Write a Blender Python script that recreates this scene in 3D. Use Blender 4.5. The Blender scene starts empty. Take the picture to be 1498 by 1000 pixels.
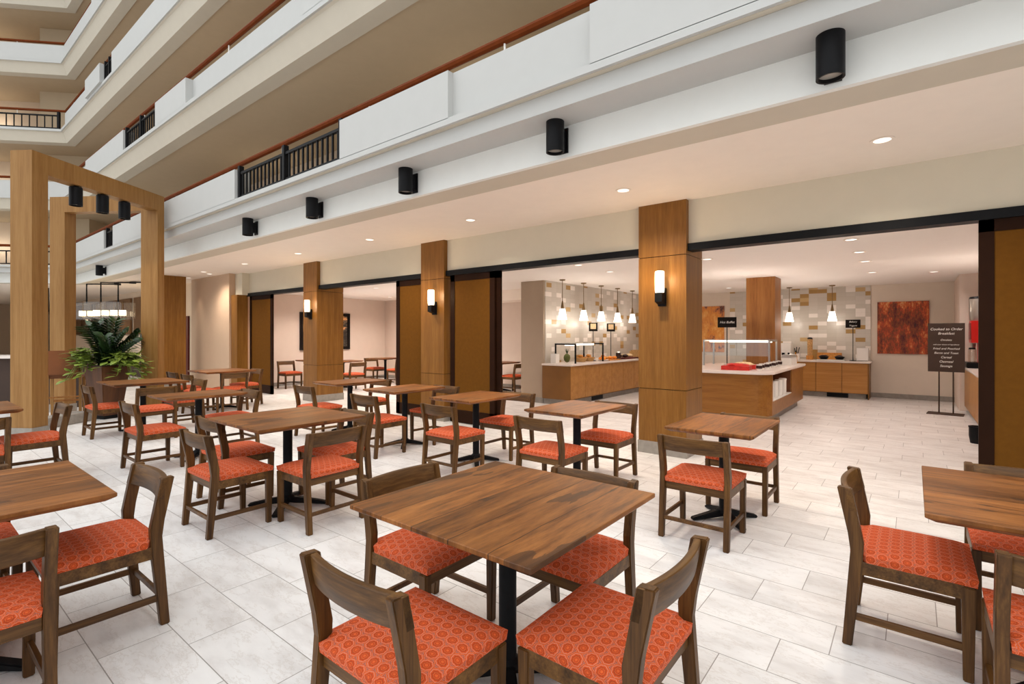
import bpy, bmesh, math, random
from mathutils import Vector, Matrix
random.seed(7)
PI = math.pi
C = bpy.context.scene.collection
sc = bpy.context.scene

# ------------------------------------------------------------------ materials
def nm(name):
    m = bpy.data.materials.new(name); m.use_nodes = True
    nt = m.node_tree; b = nt.nodes['Principled BSDF']
    return m, nt, b
def N(nt, t, **kw):
    n = nt.nodes.new(t)
    for k, v in kw.items():
        if k in n.inputs: n.inputs[k].default_value = v
        else: setattr(n, k, v)
    return n
def L(nt, a, b): nt.links.new(a, b)
def srgb(r, g, b):
    f = lambda c: ((c/255+.055)/1.055)**2.4 if c/255 > .04045 else c/255/12.92
    return (f(r), f(g), f(b), 1)
def math_(nt, op, a, b=None, c=None):
    n = nt.nodes.new('ShaderNodeMath'); n.operation = op
    for i, v in enumerate((a, b, c)):
        if v is None: continue
        if isinstance(v, (int, float)): n.inputs[i].default_value = v
        else: nt.links.new(v, n.inputs[i])
    return n.outputs[0]
def ramp(nt, fac, stops):
    r = nt.nodes.new('ShaderNodeValToRGB')
    e = r.color_ramp.elements
    while len(e) < len(stops): e.new(.5)
    for i, (p, c) in enumerate(stops): e[i].position = p; e[i].color = c
    nt.links.new(fac, r.inputs[0]); return r.outputs[0]
def mixc(nt, fac, a, b, mode='MIX'):
    n = nt.nodes.new('ShaderNodeMix'); n.data_type = 'RGBA'; n.blend_type = mode
    for s, v in ((n.inputs[0], fac), (n.inputs[6], a), (n.inputs[7], b)):
        if isinstance(v, (int, float)): s.default_value = v
        elif isinstance(v, tuple): s.default_value = v
        else: nt.links.new(v, s)
    return n.outputs[2]
def obj_coord(nt, scale=(1,1,1), rot=(0,0,0)):
    t = nt.nodes.new('ShaderNodeTexCoord'); mp = nt.nodes.new('ShaderNodeMapping')
    mp.inputs['Scale'].default_value = scale; mp.inputs['Rotation'].default_value = rot
    nt.links.new(t.outputs['Object'], mp.inputs[0]); return mp.outputs[0]
def noise(nt, vec, scale=5, detail=4, rough=.55, out='Fac'):
    n = nt.nodes.new('ShaderNodeTexNoise'); n.inputs['Scale'].default_value = scale
    n.inputs['Detail'].default_value = detail; n.inputs['Roughness'].default_value = rough
    nt.links.new(vec, n.inputs['Vector']); return n.outputs[out]
def bump(nt, b, h, s=.2, d=.01):
    n = nt.nodes.new('ShaderNodeBump'); n.inputs['Strength'].default_value = s; n.inputs['Distance'].default_value = d
    nt.links.new(h, n.inputs['Height']); nt.links.new(n.outputs[0], b.inputs['Normal'])

def plain(name, col, rough=.5, metal=0, var=.04, scale=6, emit=None, es=0):
    m, nt, b = nm(name)
    v = noise(nt, obj_coord(nt), scale, 3)
    d = tuple(min(1, c*(1-var*1.5)) for c in col[:3])+(1,); l = tuple(min(1, c*(1+var)) for c in col[:3])+(1,)
    L(nt, ramp(nt, v, [(.3, d), (.7, l)]), b.inputs['Base Color'])
    b.inputs['Roughness'].default_value = rough; b.inputs['Metallic'].default_value = metal
    b.inputs['Specular IOR Level'].default_value = .12 if max(col[:3]) < .03 else .4
    if emit:
        b.inputs['Emission Color'].default_value = emit; b.inputs['Emission Strength'].default_value = es
    return m
def wood(name, dark, mid, light, axis='Z', rough=.45, fine=60, var=.0, stretch=.05):
    m, nt, b = nm(name)
    s = [1, 1, 1]; s['XYZ'.index(axis)] = stretch
    v = obj_coord(nt, tuple(s))
    if var:
        oi = nt.nodes.new('ShaderNodeObjectInfo')
        add = nt.nodes.new('ShaderNodeVectorMath'); add.operation = 'ADD'
        cm = nt.nodes.new('ShaderNodeCombineXYZ')
        k = math_(nt, 'MULTIPLY', oi.outputs['Random'], 37.)
        L(nt, k, cm.inputs[0]); L(nt, k, cm.inputs[1]); L(nt, k, cm.inputs[2])
        L(nt, v, add.inputs[0]); L(nt, cm.outputs[0], add.inputs[1]); v = add.outputs[0]
    a = noise(nt, v, fine*.35, 6, .65); g = noise(nt, v, fine*2.2, 4, .6)
    f = math_(nt, 'ADD', math_(nt, 'MULTIPLY', a, .65), math_(nt, 'MULTIPLY', g, .35))
    col = ramp(nt, f, [(.33, dark), (.5, mid), (.68, light)])
    L(nt, col, b.inputs['Base Color']); b.inputs['Roughness'].default_value = rough
    b.inputs['Specular IOR Level'].default_value = .28
    bump(nt, b, f, .12, .002)
    return m

def mat_tabletop():
    m, nt, b = nm('reclaimed_oak_top')
    oi = nt.nodes.new('ShaderNodeObjectInfo')
    tc = nt.nodes.new('ShaderNodeTexCoord'); sp = nt.nodes.new('ShaderNodeSeparateXYZ'); L(nt, tc.outputs['Object'], sp.inputs[0])
    rnd = math_(nt, 'MULTIPLY', oi.outputs['Random'], 53.)
    pl = math_(nt, 'DIVIDE', math_(nt, 'ADD', sp.outputs[0], 3.02), .185)
    wob = noise(nt, tc.outputs['Object'], 3, 2)
    pl = math_(nt, 'ADD', pl, math_(nt, 'MULTIPLY', wob, .18))
    idx = math_(nt, 'FLOOR', pl); fr = math_(nt, 'FRACT', pl)
    wn = nt.nodes.new('ShaderNodeTexWhiteNoise'); wn.noise_dimensions = '2D'
    cb = nt.nodes.new('ShaderNodeCombineXYZ'); L(nt, idx, cb.inputs[0]); L(nt, rnd, cb.inputs[1]); L(nt, cb.outputs[0], wn.inputs['Vector'])
    c2 = nt.nodes.new('ShaderNodeCombineXYZ')
    L(nt, sp.outputs[0], c2.inputs[0])
    L(nt, math_(nt, 'ADD', math_(nt, 'MULTIPLY', sp.outputs[1], .11), math_(nt, 'MULTIPLY', wn.outputs[0], 9.)), c2.inputs[1])
    L(nt, math_(nt, 'ADD', rnd, math_(nt, 'MULTIPLY', idx, 3.7)), c2.inputs[2])
    g = noise(nt, c2.outputs[0], 34, 7, .74)
    g2 = noise(nt, c2.outputs[0], 9, 5, .6)
    f = math_(nt, 'ADD', math_(nt, 'MULTIPLY', g, .55), math_(nt, 'MULTIPLY', g2, .45))
    col = ramp(nt, f, [(.34, srgb(50,25,8)), (.44, srgb(104,62,27)), (.54, srgb(138,86,42)), (.68, srgb(168,112,60))])
    tone = math_(nt, 'ADD', math_(nt, 'MULTIPLY', wn.outputs[0], .38), .8)
    cc = nt.nodes.new('ShaderNodeCombineColor'); [L(nt, tone, cc.inputs[i]) for i in range(3)]
    col = mixc(nt, 1., col, cc.outputs[0], 'MULTIPLY')
    # dark worm-eaten patches lying along the grain
    vm = nt.nodes.new('ShaderNodeMapping'); vm.inputs['Scale'].default_value = (5.5, 1.7, 1)
    L(nt, tc.outputs['Object'], vm.inputs[0])
    ad = nt.nodes.new('ShaderNodeVectorMath'); ad.operation = 'ADD'; L(nt, vm.outputs[0], ad.inputs[0])
    c3 = nt.nodes.new('ShaderNodeCombineXYZ'); L(nt, rnd, c3.inputs[0]); L(nt, rnd, c3.inputs[2]); L(nt, c3.outputs[0], ad.inputs[1])
    p = noise(nt, ad.outputs[0], 1.0, 3, .5)
    fib = noise(nt, c2.outputs[0], 60, 3, .6)
    pm = math_(nt, 'MULTIPLY', math_(nt, 'GREATER_THAN', math_(nt, 'ADD', p, math_(nt, 'MULTIPLY', fib, .09)), .685), .68)
    col = mixc(nt, pm, col, srgb(58,38,24))
    gap = math_(nt, 'LESS_THAN', fr, .028)
    col = mixc(nt, math_(nt, 'MULTIPLY', gap, .75), col, srgb(38,22,12))
    L(nt, col, b.inputs['Base Color'])
    L(nt, math_(nt, 'ADD', math_(nt, 'MULTIPLY', f, .25), .28), b.inputs['Roughness'])
    b.inputs['Specular IOR Level'].default_value = .25
    bump(nt, b, math_(nt, 'SUBTRACT', f, math_(nt, 'MULTIPLY', gap, .6)), .25, .003)
    return m

def mat_fabric():
    m, nt, b = nm('medallion_fabric')
    tc = nt.nodes.new('ShaderNodeTexCoord'); sp = nt.nodes.new('ShaderNodeSeparateXYZ'); L(nt, tc.outputs['UV'], sp.inputs[0])
    S = .047
    u = math_(nt, 'DIVIDE', math_(nt, 'ADD', sp.outputs[0], 2.), S); v = math_(nt, 'DIVIDE', math_(nt, 'ADD', sp.outputs[1], 2.), S*.95)
    row = math_(nt, 'FLOOR', v)
    u2 = math_(nt, 'ADD', u, math_(nt, 'MULTIPLY', math_(nt, 'MODULO', row, 2.), .5))
    du = math_(nt, 'SUBTRACT', math_(nt, 'FRACT', u2), .5); dv = math_(nt, 'SUBTRACT', math_(nt, 'FRACT', v), .5)
    r = math_(nt, 'SQRT', math_(nt, 'ADD', math_(nt, 'MULTIPLY', du, du), math_(nt, 'MULTIPLY', dv, dv)))
    ang = math_(nt, 'ARCTAN2', dv, du)
    rr = math_(nt, 'ADD', r, math_(nt, 'MULTIPLY', math_(nt, 'SINE', math_(nt, 'MULTIPLY', ang, 8.)), .018))
    red, org, lil, dk = srgb(180,48,18), srgb(222,98,44), srgb(204,150,142), srgb(92,34,20)
    n = nt.nodes.new('ShaderNodeValToRGB'); n.color_ramp.interpolation = 'CONSTANT'
    e = n.color_ramp.elements
    st = [(0, org), (.1, red), (.19, org), (.235, dk), (.27, red), (.36, org), (.42, lil), (.45, srgb(208,88,42)), (.56, lil), (.585, dk), (.63, lil), (.655, red)]
    while len(e) < len(st): e.new(.5)
    for i, (p, c) in enumerate(st): e[i].position = p; e[i].color = c
    L(nt, rr, n.inputs[0])
    w = noise(nt, tc.outputs['Object'], 420, 2)
    col = mixc(nt, .36, n.outputs[0], srgb(208,96,48))
    col = mixc(nt, 1., col, ramp(nt, w, [(.3, (.75,.75,.75,1)), (.7, (1.1,1.1,1.1,1))]), 'MULTIPLY')
    L(nt, col, b.inputs['Base Color']); b.inputs['Roughness'].default_value = .78
    b.inputs['Specular IOR Level'].default_value = .2
    bump(nt, b, w, .25, .002)
    return m

def mat_floor():
    m, nt, b = nm('marble_tile_floor')
    tc = nt.nodes.new('ShaderNodeTexCoord'); sp = nt.nodes.new('ShaderNodeSeparateXYZ'); L(nt, tc.outputs['Object'], sp.inputs[0])
    R, W = .2985, .594
    y = math_(nt, 'DIVIDE', math_(nt, 'ADD', sp.outputs[1], 29.85-2.405), R)
    row = math_(nt, 'FLOOR', y); fy = math_(nt, 'FRACT', y)
    x = math_(nt, 'DIVIDE', math_(nt, 'ADD', math_(nt, 'ADD', sp.outputs[0], 59.4+.5), math_(nt, 'MULTIPLY', math_(nt, 'SUBTRACT', row, 100.), -.198)), W)
    cx = math_(nt, 'FLOOR', x); fx = math_(nt, 'FRACT', x)
    ex = math_(nt, 'MULTIPLY', math_(nt, 'MINIMUM', fx, math_(nt, 'SUBTRACT', 1., fx)), W)
    ey = math_(nt, 'MULTIPLY', math_(nt, 'MINIMUM', fy, math_(nt, 'SUBTRACT', 1., fy)), R)
    ed = math_(nt, 'MINIMUM', ex, ey)
    grout = math_(nt, 'LESS_THAN', ed, .0022)
    cb = nt.nodes.new('ShaderNodeCombineXYZ'); L(nt, cx, cb.inputs[0]); L(nt, row, cb.inputs[1])
    wn = nt.nodes.new('ShaderNodeTexWhiteNoise'); wn.noise_dimensions = '2D'; L(nt, cb.outputs[0], wn.inputs['Vector'])
    off = nt.nodes.new('ShaderNodeVectorMath'); off.operation = 'SCALE'; off.inputs['Scale'].default_value = 20.; L(nt, wn.outputs['Color'], off.inputs[0])
    ad = nt.nodes.new('ShaderNodeVectorMath'); ad.operation = 'ADD'; L(nt, tc.outputs['Object'], ad.inputs[0]); L(nt, off.outputs[0], ad.inputs[1])
    mp = nt.nodes.new('ShaderNodeMapping'); mp.inputs['Scale'].default_value = (1., 2.6, 1); mp.inputs['Rotation'].default_value = (0, 0, .35); L(nt, ad.outputs[0], mp.inputs[0])
    cl = noise(nt, mp.outputs[0], 2.2, 6, .6)
    ve = noise(nt, mp.outputs[0], 3.0, 8, .7)
    vein = math_(nt, 'ABSOLUTE', math_(nt, 'SUBTRACT', ve, .5))
    col = ramp(nt, cl, [(.3, srgb(208,203,200)), (.5, srgb(229,226,224)), (.75, srgb(238,236,234))])
    col = mixc(nt, math_(nt, 'MULTIPLY', math_(nt, 'LESS_THAN', vein, .012), .22), col, srgb(176,160,145))
    tone = math_(nt, 'ADD', math_(nt, 'MULTIPLY', wn.outputs[0], .09), .93)
    cc = nt.nodes.new('ShaderNodeCombineColor'); [L(nt, tone, cc.inputs[i]) for i in range(3)]
    col = mixc(nt, 1., col, cc.outputs[0], 'MULTIPLY')
    col = mixc(nt, math_(nt, 'MULTIPLY', grout, .8), col, srgb(120,112,104))
    L(nt, col, b.inputs['Base Color']); b.inputs['Roughness'].default_value = .34
    b.inputs['Specular IOR Level'].default_value = .4
    bump(nt, b, math_(nt, 'SUBTRACT', 1., grout), .3, .002)
    return m

def mat_tile():
    m, nt, b = nm('mosaic_glass_tile')
    tc = nt.nodes.new('ShaderNodeTexCoord'); sp = nt.nodes.new('ShaderNodeSeparateXYZ'); L(nt, tc.outputs['Object'], sp.inputs[0])
    u = math_(nt, 'DIVIDE', math_(nt, 'ADD', math_(nt, 'ADD', sp.outputs[0], sp.outputs[1]), 60.), .195)
    v = math_(nt, 'DIVIDE', math_(nt, 'ADD', sp.outputs[2], 5.), .1)
    iu, iv = math_(nt, 'FLOOR', u), math_(nt, 'FLOOR', v); fu, fv = math_(nt, 'FRACT', u), math_(nt, 'FRACT', v)
    cb = nt.nodes.new('ShaderNodeCombineXYZ'); L(nt, iu, cb.inputs[0]); L(nt, iv, cb.inputs[1])
    wn = nt.nodes.new('ShaderNodeTexWhiteNoise'); wn.noise_dimensions = '2D'; L(nt, cb.outputs[0], wn.inputs['Vector'])
    n = nt.nodes.new('ShaderNodeValToRGB'); n.color_ramp.interpolation = 'CONSTANT'; e = n.color_ramp.elements
    st = [(0, srgb(172,134,76)), (.065, srgb(198,166,116)), (.085, srgb(240,232,224)), (.2, srgb(202,194,182)), (.62, srgb(207,199,188))]
    while len(e) < len(st): e.new(.5)
    for i, (p, c) in enumerate(st): e[i].position = p; e[i].color = c
    L(nt, wn.outputs[0], n.inputs[0])
    eg = math_(nt, 'MINIMUM', math_(nt, 'MULTIPLY', math_(nt, 'MINIMUM', fu, math_(nt, 'SUBTRACT', 1., fu)), .195), math_(nt, 'MULTIPLY', math_(nt, 'MINIMUM', fv, math_(nt, 'SUBTRACT', 1., fv)), .1))
    col = mixc(nt, math_(nt, 'MULTIPLY', math_(nt, 'LESS_THAN', eg, .002), .35), n.outputs[0], srgb(170,160,148))
    L(nt, col, b.inputs['Base Color']); b.inputs['Roughness'].default_value = .3
    return m

def mat_art(name, stops, sx, sy, seed=0.):
    m, nt, b = nm(name)
    tc = nt.nodes.new('ShaderNodeTexCoord'); mp = nt.nodes.new('ShaderNodeMapping'); mp.inputs['Scale'].default_value = (sx, sx, sy); mp.inputs['Location'].default_value = (seed, seed, seed)
    L(nt, tc.outputs['Object'], mp.inputs[0])
    a = noise(nt, mp.outputs[0], 1.4, 3, .5); g = noise(nt, mp.outputs[0], 9, 6, .75)
    f = math_(nt, 'ADD', math_(nt, 'MULTIPLY', a, .6), math_(nt, 'MULTIPLY', g, .4))
    L(nt, ramp(nt, f, stops), b.inputs['Base Color']); b.inputs['Roughness'].default_value = .4
    return m

def mat_glass(name, tint=(.97,.98,.97,1), amount=.1):
    m, nt, b = nm(name); nt.nodes.remove(b)
    t = N(nt, 'ShaderNodeBsdfTransparent'); t.inputs[0].default_value = tint
    g = N(nt, 'ShaderNodeBsdfGlossy'); g.inputs['Roughness'].default_value = .03
    x = nt.nodes.new('ShaderNodeMixShader'); x.inputs[0].default_value = amount
    L(nt, t.outputs[0], x.inputs[1]); L(nt, g.outputs[0], x.inputs[2]); L(nt, x.outputs[0], nt.nodes['Material Output'].inputs[0])
    return m
def glow(name, col, s):
    m, nt, b = nm(name)
    v = noise(nt, obj_coord(nt), 8, 2)
    L(nt, ramp(nt, v, [(.2, tuple(c*.94 for c in col[:3])+(1,)), (.8, col)]), b.inputs['Emission Color'])
    b.inputs['Base Color'].default_value = (.9, .88, .84, 1); b.inputs['Emission Strength'].default_value = s
    return m

WHITE = plain('white_paint', srgb(236,237,233), .6, var=.01)
PARA = plain('parapet_paint', srgb(192,192,189), .6, var=.01)
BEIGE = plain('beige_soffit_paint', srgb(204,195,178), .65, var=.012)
CEIL = plain('warm_ceiling_paint', srgb(248,236,223), .7, var=.01)
CREAM = plain('cream_wall_paint', srgb(214,194,172), .65, var=.012)
HEADER = plain('header_wall_paint', srgb(215,206,186), .65, var=.01)
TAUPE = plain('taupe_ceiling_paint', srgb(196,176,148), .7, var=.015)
PINKW = plain('pale_plaster', srgb(222,204,190), .65, var=.012)
ARTW = plain('greige_wall_paint', srgb(226,212,196), .65, var=.012)
OAK = wood('honey_oak_veneer', srgb(106,68,22), srgb(127,84,32), srgb(144,102,46), 'Z', .4, 40)
OAKV = wood('golden_oak_veneer', srgb(128,80,36), srgb(152,100,50), srgb(168,116,62), 'Z', .4, 34)
ISLE = wood('shaded_maple_veneer', srgb(122,76,28), srgb(142,92,36), srgb(156,106,48), 'X', .4, 24)  # cabinet maple made darker, the island's shade put into its colour
MAPLE = wood('maple_cabinet_veneer', srgb(150,102,48), srgb(170,118,60), srgb(184,134,74), 'X', .38, 24)
PERG = wood('pergola_oak', srgb(128,88,42), srgb(147,106,57), srgb(160,120,70), 'Z', .45, 36)
WALNUT = wood('walnut_stain', srgb(44,26,9), srgb(84,54,23), srgb(118,82,40), 'Z', .42, 45, var=1)
WALNUTX = wood('walnut_stain_crossgrain', srgb(46,28,10), srgb(88,58,26), srgb(122,86,43), 'X', .42, 45, var=1)
WALNUTY = wood('walnut_stain_lengthgrain', srgb(44,26,9), srgb(84,54,23), srgb(118,82,40), 'Y', .42, 45, var=1)
TOP = mat_tabletop(); FAB = mat_fabric(); FLOOR = mat_floor(); TILE = mat_tile()
BLACK = plain('black_powder_coat', (.008,.008,.009,1), .42, 0, .1)
IRON = plain('cast_iron', (.012,.012,.013,1), .5, .3, .1, 30)
DARKBR = plain('dark_bronze_frame', srgb(40,22,12), .55, 0, .06)
PANEL = plain('brown_panel_fabric', srgb(100,64,20), .8, 0, .05, 20)
STONE = plain('grey_stone', srgb(150,143,135), .55, 0, .1, 14)
RAIL = plain('mahogany_handrail', srgb(108,50,18), .55, 0, .1, 10)
BRASS = plain('antique_brass', srgb(136,112,76), .35, .8, .06)
QUARTZ = plain('pale_quartz', srgb(232,220,212), .25, 0, .015)
CERAM = plain('white_ceramic', srgb(238,234,228), .25, 0, .01)
GLASS = mat_glass('clear_glass'); GLASSA = mat_glass('pendant_shade_glass', (.93,.9,.85,1), .16)
SCON = glow('opal_sconce_glass', (1,.86,.62,1), 3)
PEND = glow('opal_pendant_glass', (1,.92,.82,1), 2.2)
CAND = glow('frosted_candle_glass', (1,.88,.66,1), 4)
DLG = glow('downlight_lens', (1,.92,.84,1), 1.5)
REDP = plain('red_plastic', srgb(206,24,16), .3, 0, .04)
STEEL = plain('brushed_steel', srgb(190,186,180), .3, .9, .05)
BROWNL = plain('tan_leather', srgb(124,70,30), .5, 0, .06)
CHALK = plain('white_chalk_lettering', (.85,.84,.8,1), .6, 0, .02)
SIGNB = plain('chalkboard_brown', srgb(62,44,34), .6, 0, .06)
SIGNK = plain('black_sign_board', srgb(24,18,16), .6, 0, .06)
POT = wood('bronze_planter', srgb(58,34,20), srgb(84,50,28), srgb(104,66,38), 'Z', .4, 10)
LEAFD = plain('dark_leaf', srgb(36,58,26), .28, 0, .4, 9)
LEAFV = plain('variegated_leaf', srgb(132,152,62), .4, 0, .5, 9)
REDD = plain('dark_red_door_paint', srgb(84,14,10), .5, 0, .05)
BREAD = plain('golden_bread_crust', srgb(206,140,66), .7, 0, .2, 25)
ORANGE = plain('orange_peel', srgb(232,140,40), .5, 0, .12, 20)
GREENF = plain('green_fruit_skin', srgb(92,98,44), .6, 0, .3, 30)
REDF = plain('red_glaze', srgb(196,44,34), .4, 0, .15, 20)
WICKER = plain('wicker', srgb(190,150,96), .7, 0, .25, 60)
CHOC = plain('dark_berry', srgb(50,24,18), .5, 0, .2, 30)
PASTRY = plain('iced_pastry', srgb(236,206,160), .6, 0, .15, 30)
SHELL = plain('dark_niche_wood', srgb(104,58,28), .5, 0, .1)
def setspec(m, v): m.node_tree.nodes['Principled BSDF'].inputs['Specular IOR Level'].default_value = v
for m_ in (PANEL, DARKBR, RAIL): setspec(m_, .06)
ART1 = mat_art('autumn_abstract_print', [(.38, srgb(52,12,4)), (.44, srgb(116,30,8)), (.49, srgb(132,70,18)), (.52, srgb(176,52,12)), (.57, srgb(206,104,36)), (.64, srgb(222,176,112))], 4.2, 1.5, 3.)
ART2 = mat_art('amber_kitchen_print', [(.40, srgb(56,20,10)), (.45, srgb(120,60,34)), (.48, srgb(206,124,60)), (.53, srgb(220,136,36)), (.6, srgb(232,164,74)), (.66, srgb(240,190,110))], 2.4, 1.2, 11.)
ART3 = mat_art('dusk_landscape_print', [(.42, srgb(24,18,14)), (.48, srgb(56,50,42)), (.53, srgb(110,92,70)), (.57, srgb(220,150,80)), (.63, srgb(236,196,140))], 1.2, 2.6, 5.)

# ------------------------------------------------------------------ geometry helpers
def lnk(name, me, parent=None):
    o = bpy.data.objects.new(name, me); C.objects.link(o)
    if parent: o.parent = parent
    return o
def obj(name, bm, mat, parent=None, smooth=False, bev=0, seg=2, loc=None, rotz=0):
    bmesh.ops.recalc_face_normals(bm, faces=bm.faces)
    if bev:
        ed = [e for e in bm.edges if len(e.link_faces) == 2 and e.calc_face_angle(0) > .5]
        bmesh.ops.bevel(bm, geom=ed, offset=bev, segments=seg, affect='EDGES', clamp_overlap=True)
    me = bpy.data.meshes.new(name); bm.to_mesh(me); bm.free()
    me.materials.append(mat)
    if smooth:
        for p in me.polygons: p.use_smooth = True
        try: me.set_sharp_from_angle(angle=.7)
        except Exception: pass
    o = lnk(name, me, parent)
    if loc: o.location = loc
    if rotz: o.rotation_euler = (0, 0, rotz)
    return o
def B(): return bmesh.new()
def box(bm, x0, x1, y0, y1, z0, z1, M=None):
    v = [bm.verts.new((x, y, z)) for x in (x0, x1) for y in (y0, y1) for z in (z0, z1)]
    for f in ((0,1,3,2), (4,6,7,5), (0,4,5,1), (2,3,7,6), (0,2,6,4), (1,5,7,3)): bm.faces.new([v[i] for i in f])
    if M is not None: bmesh.ops.transform(bm, matrix=M, verts=v)
    return bm
def prism(bm, pts, a0, a1, axis='Z'):
    """polygon pts extruded along an axis"""
    def mk(p, a): return {'Z': (p[0], p[1], a), 'X': (a, p[0], p[1]), 'Y': (p[0], a, p[1])}[axis]
    A = [bm.verts.new(mk(p, a0)) for p in pts]; D = [bm.verts.new(mk(p, a1)) for p in pts]
    bm.faces.new(A); bm.faces.new(D[::-1]); n = len(pts)
    for i in range(n): bm.faces.new((A[i], D[i], D[(i+1) % n], A[(i+1) % n]))
    return bm
def lathe(bm, prof, n=20, cx=0, cy=0, cz=0):
    rings = []
    for r, z in prof:
        rings.append([bm.verts.new((cx+r*math.cos(2*PI*i/n), cy+r*math.sin(2*PI*i/n), cz+z)) for i in range(n)] if r > 1e-5 else [bm.verts.new((cx, cy, cz+z))])
    for a, b in zip(rings, rings[1:]):
        for i in range(n):
            j = (i+1) % n
            q = [a[i % len(a)], a[j % len(a)], b[j % len(b)], b[i % len(b)]]
            q = list(dict.fromkeys(q))
            if len(q) > 2:
                try: bm.faces.new(q)
                except ValueError: pass
    return bm
def tube(bm, pts, r, n=8):
    pts = [Vector(p) for p in pts]; rings = []
    for i, p in enumerate(pts):
        t = ((pts[min(i+1, len(pts)-1)]-p).normalized()+(p-pts[max(i-1, 0)]).normalized()).normalized()
        u = t.cross(Vector((0,0,1)))
        if u.length < 1e-3: u = Vector((1,0,0))
        u.normalize(); w = t.cross(u)
        rr = r[i] if isinstance(r, (list, tuple)) else r
        rings.append([bm.verts.new(p+(u*math.cos(2*PI*k/n)+w*math.sin(2*PI*k/n))*rr) for k in range(n)])
    for a, b in zip(rings, rings[1:]):
        for k in range(n): bm.faces.new((a[k], a[(k+1) % n], b[(k+1) % n], b[k]))
    bm.faces.new(rings[0][::-1]); bm.faces.new(rings[-1]); return bm
def tag(o, label, cat, group=None):
    o['label'] = label; o['category'] = cat
    if group: o['group'] = group
    return o
def thing(name, label, cat, loc=(0,0,0), rotz=0, group=None):
    o = bpy.data.objects.new(name, None); C.objects.link(o); o.location = loc; o.rotation_euler = (0, 0, rotz); o.empty_display_size = .1
    return tag(o, label, cat, group)
def struct(name, bm, m, parent=None, **k):
    o = obj(name, bm, m, parent, **k)
    if not parent: o['kind'] = 'structure'
    return o
def dup(root, loc, rotz, label, group=None):
    r = root.copy(); C.objects.link(r); r.location = loc; r.rotation_euler = (0, 0, rotz); r['label'] = label
    if group: r['group'] = group
    for ch in list(root.children):
        c = ch.copy(); C.objects.link(c); c.parent = r
        for g in ch.children:
            d = g.copy(); C.objects.link(d); d.parent = c
    return r
def spot(parent, loc, power, col, angle=120, blend=.9, radius=.04, tgt=None):
    l = bpy.data.lights.new('lamp', 'SPOT'); l.energy = power; l.color = col; l.spot_size = math.radians(angle); l.spot_blend = blend; l.shadow_soft_size = radius
    o = bpy.data.objects.new('lamp', l); C.objects.link(o); o.location = loc
    if tgt: o.rotation_euler = (Vector(tgt)-Vector(loc)).to_track_quat('-Z', 'Y').to_euler()
    if parent: o.parent = parent
    return o
def point(parent, loc, power, col, radius=.04):
    l = bpy.data.lights.new('lamp', 'POINT'); l.energy = power; l.color = col; l.shadow_soft_size = radius
    o = bpy.data.objects.new('lamp', l); C.objects.link(o); o.location = loc
    if parent: o.parent = parent
    return o

# ------------------------------------------------------------------ setting
struct('floor', box(B(), -40, 9, -9, 16, -.2, 0), FLOOR)
YW = 6.0            # plane of the wall with the sliding panels
ZC, ZR = 3.07, 2.64 # walkway ceiling, rear-room ceiling
W2 = Vector((-.69, -.725)).normalized(); N1 = Vector((0, -1)); N2 = Vector((-W2.y, W2.x))
MIT = (N1+N2)/(1+N1.dot(N2)); CRN = Vector((-20.3, 3.86))
def sweep(bm, prof, x_right=9., wing=12., close=True):
    """prof: (outward offset, z) list swept along the facade and round the corner into the wing"""
    secs = []
    for k in range(3):
        row = []
        for o, z in prof:
            if k == 0: p = Vector((x_right, 3.86-o))
            elif k == 1: p = CRN+MIT*o
            else: p = CRN+W2*wing+N2*o
            row.append(bm.verts.new((p.x, p.y, z)))
        secs.append(row)
    n = len(prof)
    for a, b in zip(secs, secs[1:]):
        for i in range(n if close else n-1): bm.faces.new((a[i], a[(i+1) % n], b[(i+1) % n], b[i]))
    bm.faces.new(secs[0]); bm.faces.new(secs[-1][::-1]); return bm
# walkway ceiling with the slightly lower edge band, then the first-storey edge
poly = [(9, 4.2), (-20.2, 4.2), (CRN.x+W2.x*14-.3, CRN.y+W2.y*14), (-40, -8), (-40, 6.4), (9, 6.4)]
struct('ceiling_walkway', prism(B(), poly, ZC, ZC+.25), CEIL)
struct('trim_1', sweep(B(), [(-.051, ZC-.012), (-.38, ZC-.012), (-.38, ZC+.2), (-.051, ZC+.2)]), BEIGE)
struct('wall_fascia_lower', sweep(B(), [(0, ZC-.012), (0, 3.34), (-.05, 3.34), (-.05, ZC-.012)]), WHITE)
struct('wall_fascia_upper', sweep(B(), [(-.06, 3.34), (.35, 3.34), (.35, 3.49), (-.06, 3.49)]), PARA)
struct('trim_2', sweep(B(), [(-.06, 3.49), (.40, 3.492), (.40, 3.50), (-.06, 3.50)]), BEIGE)
struct('wall_balcony_base', sweep(B(), [(.43, 3.497), (.43, 3.56), (.15, 3.56), (.15, 3.497)]), PARA)
struct('floor_balcony', sweep(B(), [(.15, 3.50), (-2.3, 3.50), (-2.3, 3.45), (.15, 3.45)]), BEIGE)
LV = 2.055
def parapet_run(x0, x1, out, z0, z1, thick=.22, name='wall_parapet'):
    """one solid length of balcony parapet on the straight facade (x0 > x1)"""
    b = B(); y = 3.43-out
    prism(b, [(x0, y), (x1, y), (x1, y+thick), (x0, y+thick)], z0, z1)
    return struct(name, b, PARA)
def wing_pt(t, o): p = CRN+W2*t+N2*o; return (p.x, p.y)
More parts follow.
